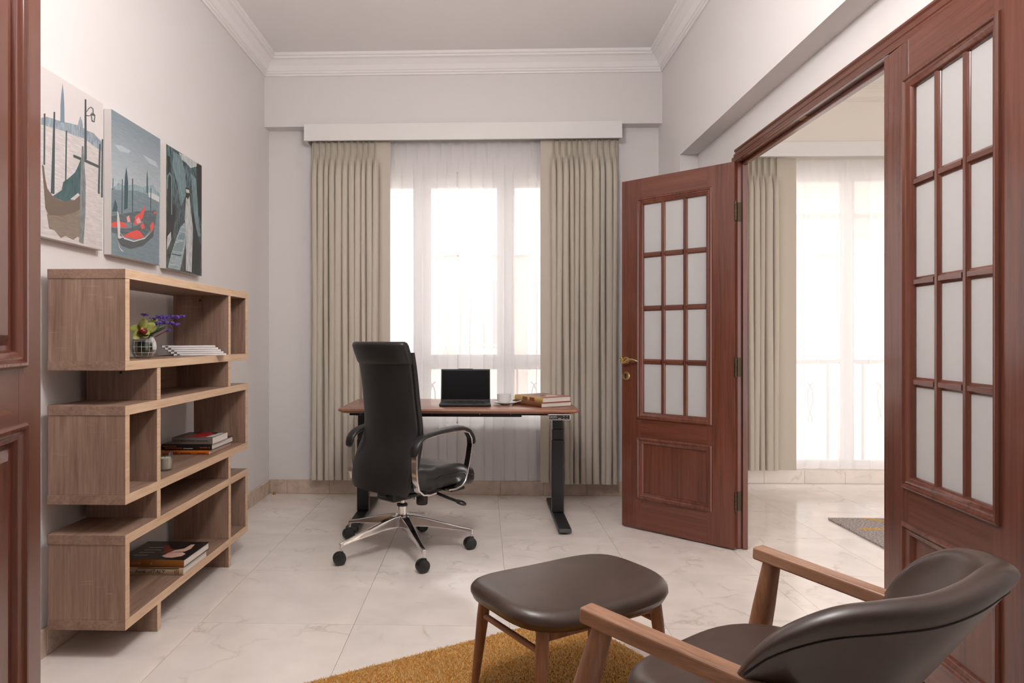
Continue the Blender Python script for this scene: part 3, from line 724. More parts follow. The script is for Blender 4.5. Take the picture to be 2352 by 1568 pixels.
# ------------------------------------------------------------------ vase with flowers
vs_ = empty('flower_vase', (-1.335, 2.642, 1.0225), 0, 'small round cut-glass vase with orchids and purple flowers on the top shelf', 'vase')
mb = MB(); pf = [(.0001,.0),(.024,.0),(.034,.008),(.044,.026),(.047,.045),(.044,.064),(.036,.080),(.034,.086),(.031,.086),(.032,.079),(.040,.063),(.043,.045),(.040,.027),(.031,.011),(.0001,.006)]
nn = 20; rings = []
for r, h in pf: rings.append([(r*(1+(.03 if k % 2 else -.03))*math.cos(2*PI*k/nn), r*(1+(.03 if k % 2 else -.03))*math.sin(2*PI*k/nn), h) for k in range(nn)])
mb.loft(rings); mb.build('vase', M['clear'], vs_, smooth=25)
mb = MB()
for k in range(10):
    a = 2*PI*k/10; mb.tube([(math.cos(a)*r*1.02, math.sin(a)*r*1.02, h) for r, h in pf[2:8]], .0006, 5)
for h, r in ((.022, .0425), (.045, .0475), (.066, .0435)): mb.tube([(math.cos(2*PI*k/24)*r, math.sin(2*PI*k/24)*r, h) for k in range(24)], .0006, 5, closed=True)
mb.build('glass_ribs', plain('cut_glass_rib', (.85,.87,.87), .1, spec=.8), vs_)
leafm = plain('dark_leaf', (.018, .045, .020), .4); leafl = plain('pale_green_petal', s2l(168,172,92), .5); purp = plain('purple_flower', s2l(104,72,160), .6); wine = plain('wine_orchid', s2l(112,24,22), .4); yel = plain('orchid_yellow', s2l(196,128,50), .5); redl = plain('red_leaf_edge', s2l(150,44,52), .5); stem = plain('green_stem', (.06, .10, .03), .5)
MB().lathe([(.0001,.012),(.028,.014),(.038,.03),(.040,.05),(.036,.066),(.0001,.07)], 16).build('leaf_wrap', leafm, vs_, smooth=40)
def petal(mb, c, d, up_, L, W, curl=.25):
    c, d, u = Vector(c), Vector(d).normalized(), Vector(up_).normalized(); s = d.cross(u).normalized(); u = s.cross(d)
    rows = [(0, .15), (.25, .75), (.5, 1), (.75, .8), (.95, .35), (1, .05)]; b = len(mb.v)
    for t, w in rows:
        for k in (-1, 0, 1): mb.v.append(tuple(c + d*L*t + s*W*.5*w*k + u*(curl*L*t*t + (.12*W if k else 0))))
    for j in range(len(rows)-1):
        for k in (0, 1): a = b+j*3+k; mb.f.append((a, a+1, a+4, a+3)); mb.m.append(0)
mb = MB(); 
petal(mb, (.008, -.012, .080), (.8, .5, .35), (-.3, -.2, 1), .085, .06, .1); petal(mb, (.0, -.02, .078), (.9, -.3, .15), (0, 0, 1), .06, .05, .0); petal(mb, (-.01, .0, .08), (-.5, .8, .4), (0, 0, 1), .07, .05)
mb.build('leaves', leafm, vs_, smooth=60, solid=.001)
mb = MB(); petal(mb, (.03, .035, .082), (.75, .6, .55), (-.5, -.3, 1), .05, .02, 0); mb.build('red_leaf', redl, vs_, smooth=60, solid=.001)
mb = MB(); oc = (.012, -.022, .108)
for d_ in ((.1, -.1, 1), (1, .3, .25), (-1, -.1, .2), (.6, -.5, -.7), (-.6, -.4, -.7), (.5, .8, .5)): petal(mb, oc, d_, (.3, -.9, .2), .050, .036, .15)
petal(mb, (.02, .03, .125), (.4, .3, .8), (.3, -.8, .3), .035, .022); petal(mb, (.02, .03, .125), (.0, .4, .8), (.3, -.8, .3), .038, .022)
mb.build('orchid_petals', leafl, vs_, smooth=60, solid=.0008)
mb = MB(); mb.lathe([(.0001,-.012),(.012,-.01),(.018,.0),(.016,.01),(.010,.014),(.0001,.010)], 14, (oc[0]+.003, oc[1]-.012, oc[2]-.006)); mb.build('orchid_lip', wine, vs_, smooth=60)
MB().lathe([(.0001,0),(.006,.002),(.007,.008),(.0001,.014)], 10, (oc[0]+.004, oc[1]-.022, oc[2]+.0)).build('orchid_centre', yel, vs_, smooth=60)
mb = MB()
for p0, p1 in (((.01,.0,.08),(.005,.02,.155)), ((.02,.01,.08),(.075,.07,.155)), ((.02,.0,.08),(.06,.06,.125)), ((.0,.0,.08),(.02,.035,.13))): mb.tube([p0, tuple((Vector(p0)+Vector(p1))/2+Vector((0,0,.012))), p1], .0018, 6)
mb.build('stems', stem, vs_, smooth=60)
mb = MB(); rnd = random.Random(4)
def tuft(c, r):
    for _ in range(2):
        p = Vector(c)+Vector((rnd.uniform(-r,r), rnd.uniform(-r,r), rnd.uniform(-r,r)*.6))
        for k in range(5):
            d_ = Vector((rnd.uniform(-1,1), rnd.uniform(-1,1), rnd.uniform(-.2,1))).normalized(); s_ = d_.orthogonal().normalized()
            b = len(mb.v); mb.v += [tuple(p), tuple(p+d_*.007+s_*.0028), tuple(p+d_*.009), tuple(p+d_*.007-s_*.0028)]; mb.f.append((b, b+1, b+2, b+3)); mb.m.append(0)
for k in range(40): t = k/39; tuft((.025+.085*t, .03+.085*t, .158+.006*t), .009)
for k in range(36): t = k/35; tuft((.02+.075*t, .022+.07*t, .132-.002*t+.008*math.sin(t*3)), .009)
for k in range(5): tuft((-.002+rnd.uniform(-.006,.006), .012, .168), .004)
for k in range(3): tuft((.075, .055, .108), .005)
f_ = mb.build('purple_florets', purp, vs_); f_['kind'] = 'stuff'

# ------------------------------------------------------------------ canvas prints on the left wall
P1 = [
  ('wa1', [(2.258,1.822),(2.375,1.837),(2.508,1.847),(2.633,1.83),(2.627,1.443),(2.258,1.444)]),
  ('sk1', [(2.258,1.844),(2.289,1.858),(2.327,1.863),(2.366,1.867),(2.412,1.876),(2.488,1.888),(2.528,1.883),(2.569,1.887),(2.633,1.866),(2.633,1.83),(2.508,1.847),(2.375,1.837),(2.258,1.822)]),
  ('sk1', [(2.468,1.882),(2.473,1.901),(2.484,1.924),(2.496,1.908),(2.5,1.889)]),
  ('tw1', [(2.364,1.863),(2.365,1.927),(2.369,1.961),(2.377,2.006),(2.384,1.967),(2.387,1.929),(2.388,1.868)]),
  ('dk1', [(2.271,1.689),(2.273,1.864),(2.282,1.867),(2.28,1.691)]),
  ('dk1', [(2.31,1.601),(2.326,1.887),(2.335,1.89),(2.331,1.602)]),
  ('dk1', [(2.391,1.661),(2.395,1.843),(2.403,1.845),(2.399,1.663)]),
  ('dk1', [(2.508,1.769),(2.511,1.996),(2.522,1.999),(2.525,1.774)]),
  ('dk1', [(2.522,1.954),(2.536,1.971),(2.552,1.982),(2.568,1.98),(2.57,1.964),(2.564,1.963),(2.562,1.977),(2.551,1.978),(2.538,1.968),(2.524,1.951)]),
  ('dk1', [(2.522,1.94),(2.543,1.945),(2.56,1.964),(2.562,1.963),(2.545,1.943),(2.522,1.936)]),
  ('dk1', [(2.55,1.95),(2.566,1.964),(2.582,1.959),(2.576,1.929),(2.556,1.927)]),
  ('wa1', [(2.557,1.95),(2.575,1.954),(2.571,1.933),(2.56,1.933)]),
  ('dk1', [(2.598,1.662),(2.607,1.856),(2.618,1.859),(2.611,1.661)]),
  ('dk1', [(2.62,1.65),(2.625,1.879),(2.635,1.882),(2.633,1.653)]),
  ('dk1', [(2.44,1.77),(2.528,1.772),(2.611,1.772),(2.611,1.761),(2.528,1.761),(2.44,1.76)]),
  ('re1', [(2.289,1.526),(2.384,1.539),(2.488,1.585),(2.496,1.462),(2.468,1.476),(2.44,1.459),(2.393,1.467),(2.366,1.454),(2.331,1.477),(2.302,1.477)]),
  ('hu1', [(2.263,1.689),(2.273,1.684),(2.281,1.644),(2.291,1.614),(2.323,1.591),(2.375,1.587),(2.44,1.603),(2.478,1.626),(2.488,1.675),(2.512,1.709),(2.515,1.646),(2.488,1.582),(2.449,1.561),(2.375,1.534),(2.299,1.524),(2.281,1.543),(2.275,1.6)]),
  ('te1', [(2.319,1.592),(2.371,1.625),(2.38,1.656),(2.412,1.677),(2.449,1.706),(2.468,1.733),(2.488,1.768),(2.498,1.735),(2.488,1.675),(2.478,1.626),(2.44,1.604),(2.384,1.588)]),
  ('wa1', [(2.421,1.603),(2.468,1.636),(2.48,1.63),(2.447,1.605)]),
  ('gp1', [(2.476,1.457),(2.482,1.673),(2.492,1.814),(2.502,1.817),(2.517,1.681),(2.515,1.564),(2.503,1.452)]),
]
P2 = [
  #('sl2', [(2.702,1.886),(3.11,1.888),(3.107,1.772),(2.696,1.722)]),
  ('cl2', [(2.717,1.884),(2.771,1.896),(2.845,1.894),(2.833,1.881),(2.759,1.87)]),
  ('cl2', [(2.951,1.906),(3.065,1.905),(3.095,1.884),(3.007,1.883)]),
  ('wa2', [(2.693,1.702),(2.795,1.728),(2.897,1.747),(3.105,1.754),(3.098,1.436),(2.683,1.438)]),
  ('sk2', [(2.712,1.71),(2.747,1.737),(2.795,1.735),(2.884,1.761),(2.951,1.763),(3.043,1.797),(3.065,1.777),(3.104,1.768),(3.104,1.743),(2.897,1.737),(2.712,1.7)]),
  ('wh2', [(3.0,1.753),(3.05,1.756),(3.101,1.753),(3.098,1.727),(3.043,1.73),(3.0,1.732)]),
  ('dk2', [(2.792,1.634),(2.795,1.744),(2.8,1.778),(2.81,1.819),(2.819,1.782),(2.825,1.751),(2.82,1.646)]),
  ('dk2', [(2.98,1.745),(2.982,1.814),(2.987,1.849),(2.993,1.817),(2.994,1.744)]),
  ('dk2', [(2.771,1.591),(2.775,1.759),(2.781,1.76),(2.778,1.593)]),
  ('dk2', [(2.856,1.566),(2.857,1.779),(2.865,1.781),(2.863,1.568)]),
  ('dk2', [(3.014,1.62),(3.017,1.774),(3.023,1.775),(3.021,1.621)]),
  ('dk2', [(2.702,1.698),(2.705,1.746),(2.71,1.747),(2.708,1.7)]),
  ('dk2', [(2.7,1.61),(2.723,1.665),(2.741,1.637),(2.737,1.617)]),
  ('gr2', [(2.691,1.59),(2.783,1.616),(2.884,1.644),(3.065,1.685),(3.072,1.644),(2.884,1.598),(2.691,1.565)]),
  ('gr2', [(2.689,1.546),(2.759,1.551),(2.845,1.568),(2.931,1.599),(3.05,1.675),(3.072,1.672),(3.065,1.621),(2.965,1.55),(2.845,1.532),(2.689,1.524)]),
  ('gr2b', [(2.741,1.538),(2.795,1.513),(2.871,1.512),(2.965,1.539),(3.036,1.585),(3.053,1.619),(3.043,1.561),(2.951,1.507),(2.845,1.478),(2.771,1.482),(2.742,1.504)]),
  ('wh2', [(2.747,1.543),(2.789,1.52),(2.871,1.517),(2.965,1.544),(3.029,1.584),(2.965,1.539),(2.871,1.512),(2.792,1.513)]),
  ('rd2', [(2.691,1.564),(2.735,1.577),(2.783,1.582),(2.823,1.568),(2.759,1.555),(2.693,1.549)]),
  ('rd2', [(2.874,1.586),(2.882,1.624),(2.924,1.645),(2.949,1.67),(2.96,1.684),(2.966,1.673),(2.949,1.632),(2.904,1.591)]),
  ('rd2', [(2.781,1.523),(2.845,1.552),(2.897,1.568),(2.924,1.565),(2.96,1.545),(2.884,1.526)]),
  ('rd2', [(2.924,1.591),(2.951,1.609),(2.965,1.587),(2.938,1.576)]),
  ('rd2', [(3.01,1.605),(3.039,1.627),(3.052,1.612),(3.036,1.585),(3.019,1.582)]),
  ('rd2', [(3.04,1.663),(3.061,1.681),(3.067,1.668)]),
  ('pk2', [(2.81,1.608),(2.83,1.618),(2.843,1.594),(2.818,1.586)]),
  ('pk2', [(2.887,1.608),(2.911,1.626),(2.935,1.606),(2.9,1.594)]),
  ('wh2', [(2.737,1.62),(2.749,1.61),(2.761,1.564),(2.759,1.522),(2.783,1.519),(2.756,1.509),(2.743,1.51),(2.737,1.573)]),
  ('wh2', [(2.745,1.498),(2.756,1.474),(2.789,1.459),(2.771,1.46),(2.75,1.473)]),
]
P3 = [
  ('lt3', [(3.304,2.012),(3.373,2.022),(3.522,2.019),(3.513,1.996),(3.437,1.969),(3.391,1.981),(3.329,1.985)]),
  ('md3', [(3.236,2.001),(3.321,2.001),(3.373,1.938),(3.391,1.832),(3.329,1.75),(3.287,1.856),(3.236,1.919)]),
  ('bk3', [(3.18,1.964),(3.212,1.965),(3.228,1.768),(3.27,1.701),(3.236,1.59),(3.18,1.574)]),
  ('bk3', [(3.188,1.863),(3.207,1.886),(3.223,1.871),(3.22,1.818),(3.191,1.816)]),
  ('md3', [(3.175,1.808),(3.181,1.869),(3.204,1.892),(3.23,1.88),(3.23,1.694),(3.22,1.692),(3.22,1.87),(3.204,1.883),(3.188,1.863),(3.185,1.807)]),
  ('bk3', [(3.513,2.012),(3.582,2.013),(3.574,1.706),(3.532,1.748),(3.507,1.906)]),
  ('md3', [(3.437,1.945),(3.507,1.93),(3.532,1.732),(3.562,1.639),(3.507,1.631),(3.465,1.816)]),
  ('lt3', [(3.384,1.808),(3.424,1.82),(3.439,1.747),(3.465,1.672),(3.45,1.439),(3.382,1.44),(3.384,1.604),(3.37,1.703)]),
  ('bk3', [(3.457,1.767),(3.503,1.678),(3.562,1.581),(3.552,1.432),(3.454,1.438),(3.469,1.617)]),
  ('bk3', [(3.377,1.857),(3.419,1.862),(3.428,1.828),(3.406,1.803),(3.381,1.811)]),
  ('lt3', [(3.382,1.85),(3.42,1.854),(3.424,1.838),(3.386,1.833)]),
  ('bo3', [(3.365,1.679),(3.384,1.655),(3.377,1.572),(3.317,1.435),(3.185,1.435),(3.22,1.506),(3.287,1.605),(3.321,1.649)]),
  ('md3', [(3.304,1.608),(3.37,1.63),(3.366,1.594),(3.287,1.582)]),
  ('bo3b', [(3.278,1.566),(3.361,1.582),(3.338,1.528),(3.236,1.523)]),
  ('lt3', [(3.18,1.582),(3.217,1.61),(3.22,1.573),(3.175,1.515)]),
  ('bk3', [(3.228,1.507),(3.329,1.512),(3.326,1.507),(3.225,1.502)]),
]
def print_mat(name, top, bot, z0, z1, streak=0, amt=.1):
    m, nt, p = nodes_of(name); tc = N(nt, 'ShaderNodeTexCoord'); sp = N(nt, 'ShaderNodeSeparateXYZ'); nt.links.new(tc.outputs['Object'], sp.inputs[0])
    mr = N(nt, 'ShaderNodeMapRange'); mr.inputs['From Min'].default_value = z0; mr.inputs['From Max'].default_value = z1; nt.links.new(sp.outputs['Z'], mr.inputs['Value'])
    mx = N(nt, 'ShaderNodeMix', data_type='RGBA'); mx.inputs[6].default_value = (*bot, 1); mx.inputs[7].default_value = (*top, 1); nt.links.new(mr.outputs[0], mx.inputs[0])
    c = mx.outputs[2]
    if streak:
        mp = N(nt, 'ShaderNodeMapping'); mp.inputs['Scale'].default_value = (1, 18, 160) if streak == 'h' else (1, 110, 22)
        no = N(nt, 'ShaderNodeTexNoise'); no.inputs['Scale'].default_value = 1; no.inputs['Detail'].default_value = 5; no.inputs['Distortion'].default_value = .8
        nt.links.new(tc.outputs['Object'], mp.inputs[0]); nt.links.new(mp.outputs[0], no.inputs['Vector'])
        rp = ramp(nt, [(.35, (1-amt*2,)*3), (.65, (1+amt,)*3)]); nt.links.new(no.outputs['Fac'], rp.inputs[0])
        mm = N(nt, 'ShaderNodeMix', data_type='RGBA', blend_type='MULTIPLY'); mm.inputs[0].default_value = 1; nt.links.new(c, mm.inputs[6]); nt.links.new(rp.outputs[0], mm.inputs[7]); c = mm.outputs[2]
    nt.links.new(c, p.inputs['Base Color']); p.inputs['Roughness'].default_value = .45
    return m
_pc = {}
def pcol(code):
    tab = dict(wa1=('h', (205,198,196)), sk1=('v', (150,163,172)), tw1=(0, (118,138,152)), dk1=(0, (72,82,86)), re1=('h', (136,122,108)), hu1=(0, (112,98,86)), te1=('v', (70,98,100)), gp1=('v', (128,134,132)),
               sl2=(0, (178,190,196)), cl2=(0, (184,194,200)), wa2=('h', (122,140,148)), sk2=('v', (150,172,178)), wh2=(0, (206,208,206)), dk2=(0, (62,88,94)), gr2=('h', (96,108,112)), gr2b=(0, (84,90,92)), rd2=(0, (226,86,78)), pk2=(0, (232,160,160)),
               lt3=('v', (196,200,202)), md3=('v', (120,146,150)), bk3=('v', (44,50,50)), bo3=('h', (162,180,184)), bo3b=(0, (130,150,154)))
    if code not in _pc:
        st, c = tab[code]; _pc[code] = print_mat('print_'+code, s2l(*c), s2l(*c), 0, 1, st, .07 if code in ('wa1', 'wa2', 're1') else .16)
    return _pc[code]
def canvas(P, y0, y1, z0, z1, base, label):
    yc, zc_ = (y0+y1)/2, z0
    root = empty('canvas_print', (-1.493, yc, zc_), 0, label, 'picture', 'Venice canvas prints')
    MB().box(-.030, 0, y0-yc, y1-yc, 0, z1-z0).build('canvas', plain('canvas_edge', (.66, .62, .60), .7), root, bevel=.001)
    MB().add([(.0002, y0-yc+.001, .001), (.0002, y1-yc-.001, .001), (.0002, y1-yc-.001, z1-z0-.001), (.0002, y0-yc+.001, z1-z0-.001)], [(0,1,2,3)]).build('print', base, root)
    for k, (code, pts) in enumerate(P):
        x = .0004+k*.00004
        q = [(min(max(a, y0+.001), y1-.001)-yc, min(max(b, z0+.001), z1-.001)-zc_) for a, b in pts]
        MB().add([(x, a, b) for a, b in q], [tuple(range(len(q)))]).build('printed_shape', pcol(code), root)
canvas(P1, 2.222, 2.636, 1.445, 2.022, print_mat('print_sky_pale', s2l(216,208,207), s2l(214,208,208), 0, .57), 'pale canvas print of a moored gondola and street lamp, nearest the camera')
canvas(P2, 2.694, 3.112, 1.437, 2.022, print_mat('print_sky_blue', s2l(134,148,157), s2l(190,198,203), .24, .56, 'h', .04), 'blue-grey canvas print with red gondolas, middle of the three')
canvas(P3, 3.168, 3.576, 1.430, 2.017, print_mat('print_canal_dark', s2l(92,116,122), s2l(78,84,82), 0, .57, 'v', .45), 'dark teal canvas print of a narrow canal, nearest the window')

# ------------------------------------------------------------------ desk
DK = empty('standing_desk', (-.143, 4.18, 0), 0, 'electric standing desk with reddish wooden top and black steel legs', 'desk')
dx, dy = -.143, 4.18; DX0, DX1, DY0, DY1, DZ = -.833, .545, 3.845, 4.515, .70
def dkp(nm, b, m, bevel=.002, par=None): return MB().box(b[0]-dx, b[1]-dx, b[2]-dy, b[3]-dy, b[4], b[5]).build(nm, m, par or DK, bevel=bevel)
rc = .045; poly = []
for cx_, cy_, a0 in ((DX1-rc, DY1-rc, 0), (DX0+rc, DY1-rc, 90), (DX0+rc, DY0+rc, 180), (DX1-rc, DY0+rc, 270)):
    for k in range(7): a = R(a0+15*k); poly.append((cx_-dx+rc*math.cos(a), cy_-dy+rc*math.sin(a)))
mb = MB(); cen = Vector((0, 0))
def inset(d): return [(x-math.copysign(d, x)*min(1, abs(x)/.6), y-math.copysign(d, y)*min(1, abs(y)/.3)) for x, y in poly]
mb.loft([[(x, y, DZ-.025) for x, y in inset(.020)], [(x, y, DZ-.016) for x, y in inset(.004)], [(x, y, DZ-.010) for x, y in poly], [(x, y, DZ-.003) for x, y in inset(.002)], [(x, y, DZ) for x, y in inset(.006)]])
mb.build('desktop', M['desk_top'], DK, smooth=35)
for fx in (-.745, .458):
    mb = MB(); w = .037
    mb.loft([[(fx-dx-w, y-dy, .012 if 0 else z) for y, z in ((3.835, .010), (3.850, .034), (4.59, .034), (4.605, .010))], [(fx-dx+w, y-dy, z) for y, z in ((3.835, .010), (3.850, .034), (4.59, .034), (4.605, .010))]])
    f_ = mb.build('foot', M['black_metal'], DK, bevel=.006, seg=3)
    for yy in (3.865, 4.575): MB().lathe([(.0001,.001),(.018,.001),(.018,.010),(.0001,.011)], 16, (fx-dx, yy-dy, 0)).build('levelling_pad', M['rubber'], f_)
    MB().box(fx-dx-.037, fx-dx+.037, 4.20-dy, 4.25-dy, .034, .478).build('leg', M['black_metal'], DK, bevel=.006, seg=3)
    MB().box(fx-dx-.0345, fx-dx+.0345, 4.2025-dy, 4.2475-dy, .478, .545).build('leg_tube', M['black_metal'], DK, bevel=.005, seg=2)
    MB().box(fx-dx-.032, fx-dx+.032, 4.205-dy, 4.245-dy, .545, .645).build('leg_tube', M['black_metal'], DK, bevel=.005, seg=2)
    sb = dkp('side_bracket', (fx-.03, fx+.03, 3.93, 4.47, .655, .674), M['black_metal'])
    dkp('motor_housing', (fx-.045, fx+.045, 4.185, 4.275, .625, .656), M['black_metal'], .004)
for yy in (4.195, 4.235): dkp('cross_rail', (-.72, .43, yy, yy+.022, .628, .672), M['black_metal'], .002)
dkp('cable_tray', (-.45, .225, 3.985, 4.05, .642, .6745), M['black_metal'], .004)
for q in (-.30, -.02, .16): MB().lathe([(.0001, 0), (.004, 0), (.003, -.003), (.0001, -.003)], 10, (q-dx, 3.985-dy, .658), 'y').build('bolt', M['steel'], DK)
cp = dkp('control_panel', (.365, .490, 3.852, 3.90, .640, .674), plain('silver_trim', (.62, .60, .60), .3, metal=.6), .005)
MB().box(.369-dx, .486-dx, 3.8505-dy, 3.853-dy, .645, .670).build('panel_face', M['black_plastic'], cp, bevel=.001)
for k in range(3):
    MB().lathe([(.0062, 0), (.0071, 0), (.0071, -.0004), (.0062, -.0004)], 18, (.377+k*.0145-dx, 3.8500-dy, .6585), 'y', cap=False).build('button_ring', M['ink_light'], cp)
    text(str(k+1), .008, (.3745+k*.0145-dx, 3.8500-dy, .6585), SPR, M['ink_light'], cp, name='button_mark')
for k in range(4):
    MB().box(.448+(k % 2)*.018-dx, .456+(k % 2)*.018-dx, 3.8498-dy, 3.8503-dy, .6500+(k//2)*.0125, .6515+(k//2)*.0125).build('button_mark', M['ink_light'], cp)
MB().box(.421-dx, .437-dx, 3.8498-dy, 3.8503-dy, .649, .6512).build('button_mark', M['ink_light'], cp)

# laptop
LP = empty('laptop', (-.108, 4.095, DZ+.0002), R(.6), 'open black laptop on the desk in front of the window', 'laptop')
MB().box(-.152, .152, -.105, .105, .003, .016).build('base', M['laptop'], LP, bevel=.003)
mb = MB()
for sx_ in (-.13, .13):
    for sy_ in (-.09, .09): mb.cyl((sx_, sy_, 0), (sx_, sy_, .0035), .007, n=10)
mb.build('rubber_foot', M['rubber'], LP)
MB().box(-.135, .135, -.022, .088, .0158, .0163).build('keyboard', M['black_plastic'], LP)
key = MB().box(-.0078, .0078, -.0075, .0075, 0, .0016).mesh('key', M['key'])
for r_ in range(6):
    for c_ in range(14): link('key', key, LP, (-.124+c_*.0191, -.012+r_*.0182, .0163), bevel=.0007, seg=1)
MB().box(-.045, .045, -.095, -.032, .0158, .0161).build('touchpad', plain('touchpad', (.02,.02,.021), .35), LP, bevel=.0001)
lid = empty('lid', (0, .108, .014), 0); lid.parent = LP; lid.rotation_euler = (R(-13), 0, 0)
MB().box(-.152, .152, -.0035, .0035, 0, .200).build('lid_shell', M['laptop'], lid, bevel=.0025)
MB().box(-.146, .146, -.0042, -.0034, .010, .191).build('display', M['screen'], lid)
MB().box(-.045, .045, -.0038, .0035, .200, .2025).build('camera_bump', M['laptop'], lid, bevel=.001)
mb = MB()
for q in (-.10, .10): mb.cyl((q-.02, .106, .015), (q+.02, .106, .015), .006, n=10)
mb.build('hinge', M['black_plastic'], LP, smooth=40)

# cup, saucer, spoon
sc_ = tag(MB().lathe([(.0001, .001), (.030, .001), (.036, .004), (.062, .011), (.072, .016), (.072, .0175), (.060, .0135), (.036, .0065), (.0001, .0055)], 40).build('saucer', M['porcelain'], None, (.131, 4.128, DZ+.0002), smooth=50), 'round white saucer under the coffee cup on the desk', 'saucer')
cu = empty('coffee_cup', (.126, 4.128, DZ+.0062), 0, 'small white coffee cup with handle on a saucer', 'cup')
MB().lathe([(.0001,0),(.022,0),(.023,.004),(.036,.012),(.041,.022),(.0425,.058),(.040,.058),(.0385,.023),(.033,.014),(.0001,.008)], 36).build('bowl', M['porcelain'], cu, smooth=50)
MB().tube([(.040, 0, .050), (.052, 0, .051), (.060, 0, .042), (.058, 0, .030), (.048, 0, .021), (.039, 0, .020)], .0036, 10).build('handle', M['porcelain'], cu, smooth=60)
MB().lathe([(.0001,.049),(.0405,.049),(.0405,.0495),(.0001,.0495)], 28).build('coffee', plain('coffee', (.05,.02,.01), .1), cu)
tsp = empty('teaspoon', (.131, 4.128, DZ), 0, 'white teaspoon lying on the saucer beside the cup', 'spoon')
MB().tube([(.038, -.040, .0135), (.060, -.028, .0165), (.080, -.014, .022), (.099, -.001, .024)], [.0016, .0018, .0022, .0034], 8, sx=1.6).build('handle', M['porcelain'], tsp, smooth=60)
mb = MB(); mb.lathe([(.0001, -.002), (.008, .0), (.0095, .002), (.009, .003), (.0001, .001)], 14, (.030, -.045, .0125)); mb.build('bowl', M['porcelain'], tsp, smooth=60)

# books on the desk
mdb = plain('brown_book_cover', s2l(118,72,44), .45); mgd = plain('gold_spine', s2l(206,170,104), .45); mrd = plain('red_book_cover', s2l(186,36,44), .4); mbr2 = plain('tan_print', s2l(176,120,70), .5); mgrey = plain('cover_mix_print', s2l(150,128,112), .4)
a = R(-61)
d1_ = book('book', (.258, 4.075, DZ+.0002), R(-58), .292, .222, .026, mdb, 'brown-spined book at the bottom of the pair on the desk', spine=mdb, group='desk books')
d2_ = book('book', (.270, 4.077, DZ+.0266), R(-56), .270, .212, .031, mrd, 'red book with golden spine on top of the pair on the desk', spine=mgd, group='desk books')
decal('cover_print', [(-.132, .004), (.132, .004), (.132, .208), (-.132, .208)], .031, mgrey, d2_, .0002); decal('cover_print', [(-.10, .03), (.02, .03), (.05, .10), (-.08, .12)], .0312, crust, d2_); decal('cover_print', [(.0, .09), (.10, .06), (.11, .15), (.02, .18)], .0312, cskin, d2_); decal('cover_print', [(-.12, .13), (-.03, .14), (-.05, .20), (-.12, .20)], .0312, mdb, d2_)
for q0, q1, mm in ((-.055, -.01, mdb), (.015, .06, crust), (-.10, -.075, ccr)): decal('spine_print', [(q0, -.0042), (q1, -.0042), (q1, -.001), (q0, -.001)], .006, mm, d2_, .019)

# ------------------------------------------------------------------ office chair
CH = empty('office_chair', (-.421, 3.538, 0), R(-40), 'tall black leather office chair with chrome armrests on a five-star base', 'office chair')
def rsect(w, t, k, y0, z, n=4.5, NN=44):
    """horizontal section: half width w, thickness t, sides wrapped forward by k"""
    return [(x, y0 + y + k*(abs(x)/max(w, .01))**2.2, z) for x, y in superell(w, t/2, n, NN)]
def interp(tab, z):
    """Catmull-Rom through the table"""
    X = [p_[0] for p_ in tab]; Y = [p_[1] for p_ in tab]; n = len(X)
    if z <= X[0]: return Y[0]
    if z >= X[-1]: return Y[-1]
    i = max(k for k in range(n-1) if X[k] <= z)
    def sl(k):
        if k == 0: return (Y[1]-Y[0])/(X[1]-X[0])
        if k == n-1: return (Y[-1]-Y[-2])/(X[-1]-X[-2])
        return (Y[k+1]-Y[k-1])/(X[k+1]-X[k-1])
    h = X[i+1]-X[i]; t = (z-X[i])/h
    return (2*t**3-3*t**2+1)*Y[i] + (t**3-2*t**2+t)*h*sl(i) + (-2*t**3+3*t**2)*Y[i+1] + (t**3-t**2)*h*sl(i+1)
yprof = [(.33, -.175), (.45, -.160), (.62, -.105), (.80, -.118), (.95, -.140), (1.10, -.175)]
wprof = [(.33, .214), (.45, .221), (.62, .199), (.80, .189), (1.0, .191), (1.10, .193)]
rings = []; z = .335
zl = [.335 + .66*k/26 for k in range(27)]
rear = [rsect(interp(wprof, z)*(1-.10*max(0, (.36-z)/.03)), .030, .030, interp(yprof, z)-.010, z) for z in zl]
mb = MB(); mb.loft(rear); mb.build('back_shell', M['black_leather'], CH, smooth=50)
front = [rsect(interp(wprof, z)*.985, .042*(1-.35*max(0, (.48-z)/.05)), .030, interp(yprof, z)+.026, z) for z in [.43 + .60*k/24 for k in range(25)]]
mb = MB(); mb.loft(front); mb.build('back_cushion', M['black_leather'], CH, smooth=50)
hz = [.968, .972, .985, 1.01, 1.04, 1.065, 1.078, 1.084]; hw = [.180, .191, .196, .196, .196, .195, .191, .181]; ht = [.030, .050, .064, .070, .074, .074, .060, .034]
mb = MB(); mb.loft([rsect(w, t, .028, interp(yprof, z)-.004-.012*smooth01((z-.97)/.1), z, 4.0) for z, w, t in zip(hz, hw, ht)]); mb.build('headrest', M['black_leather'], CH, smooth=60)
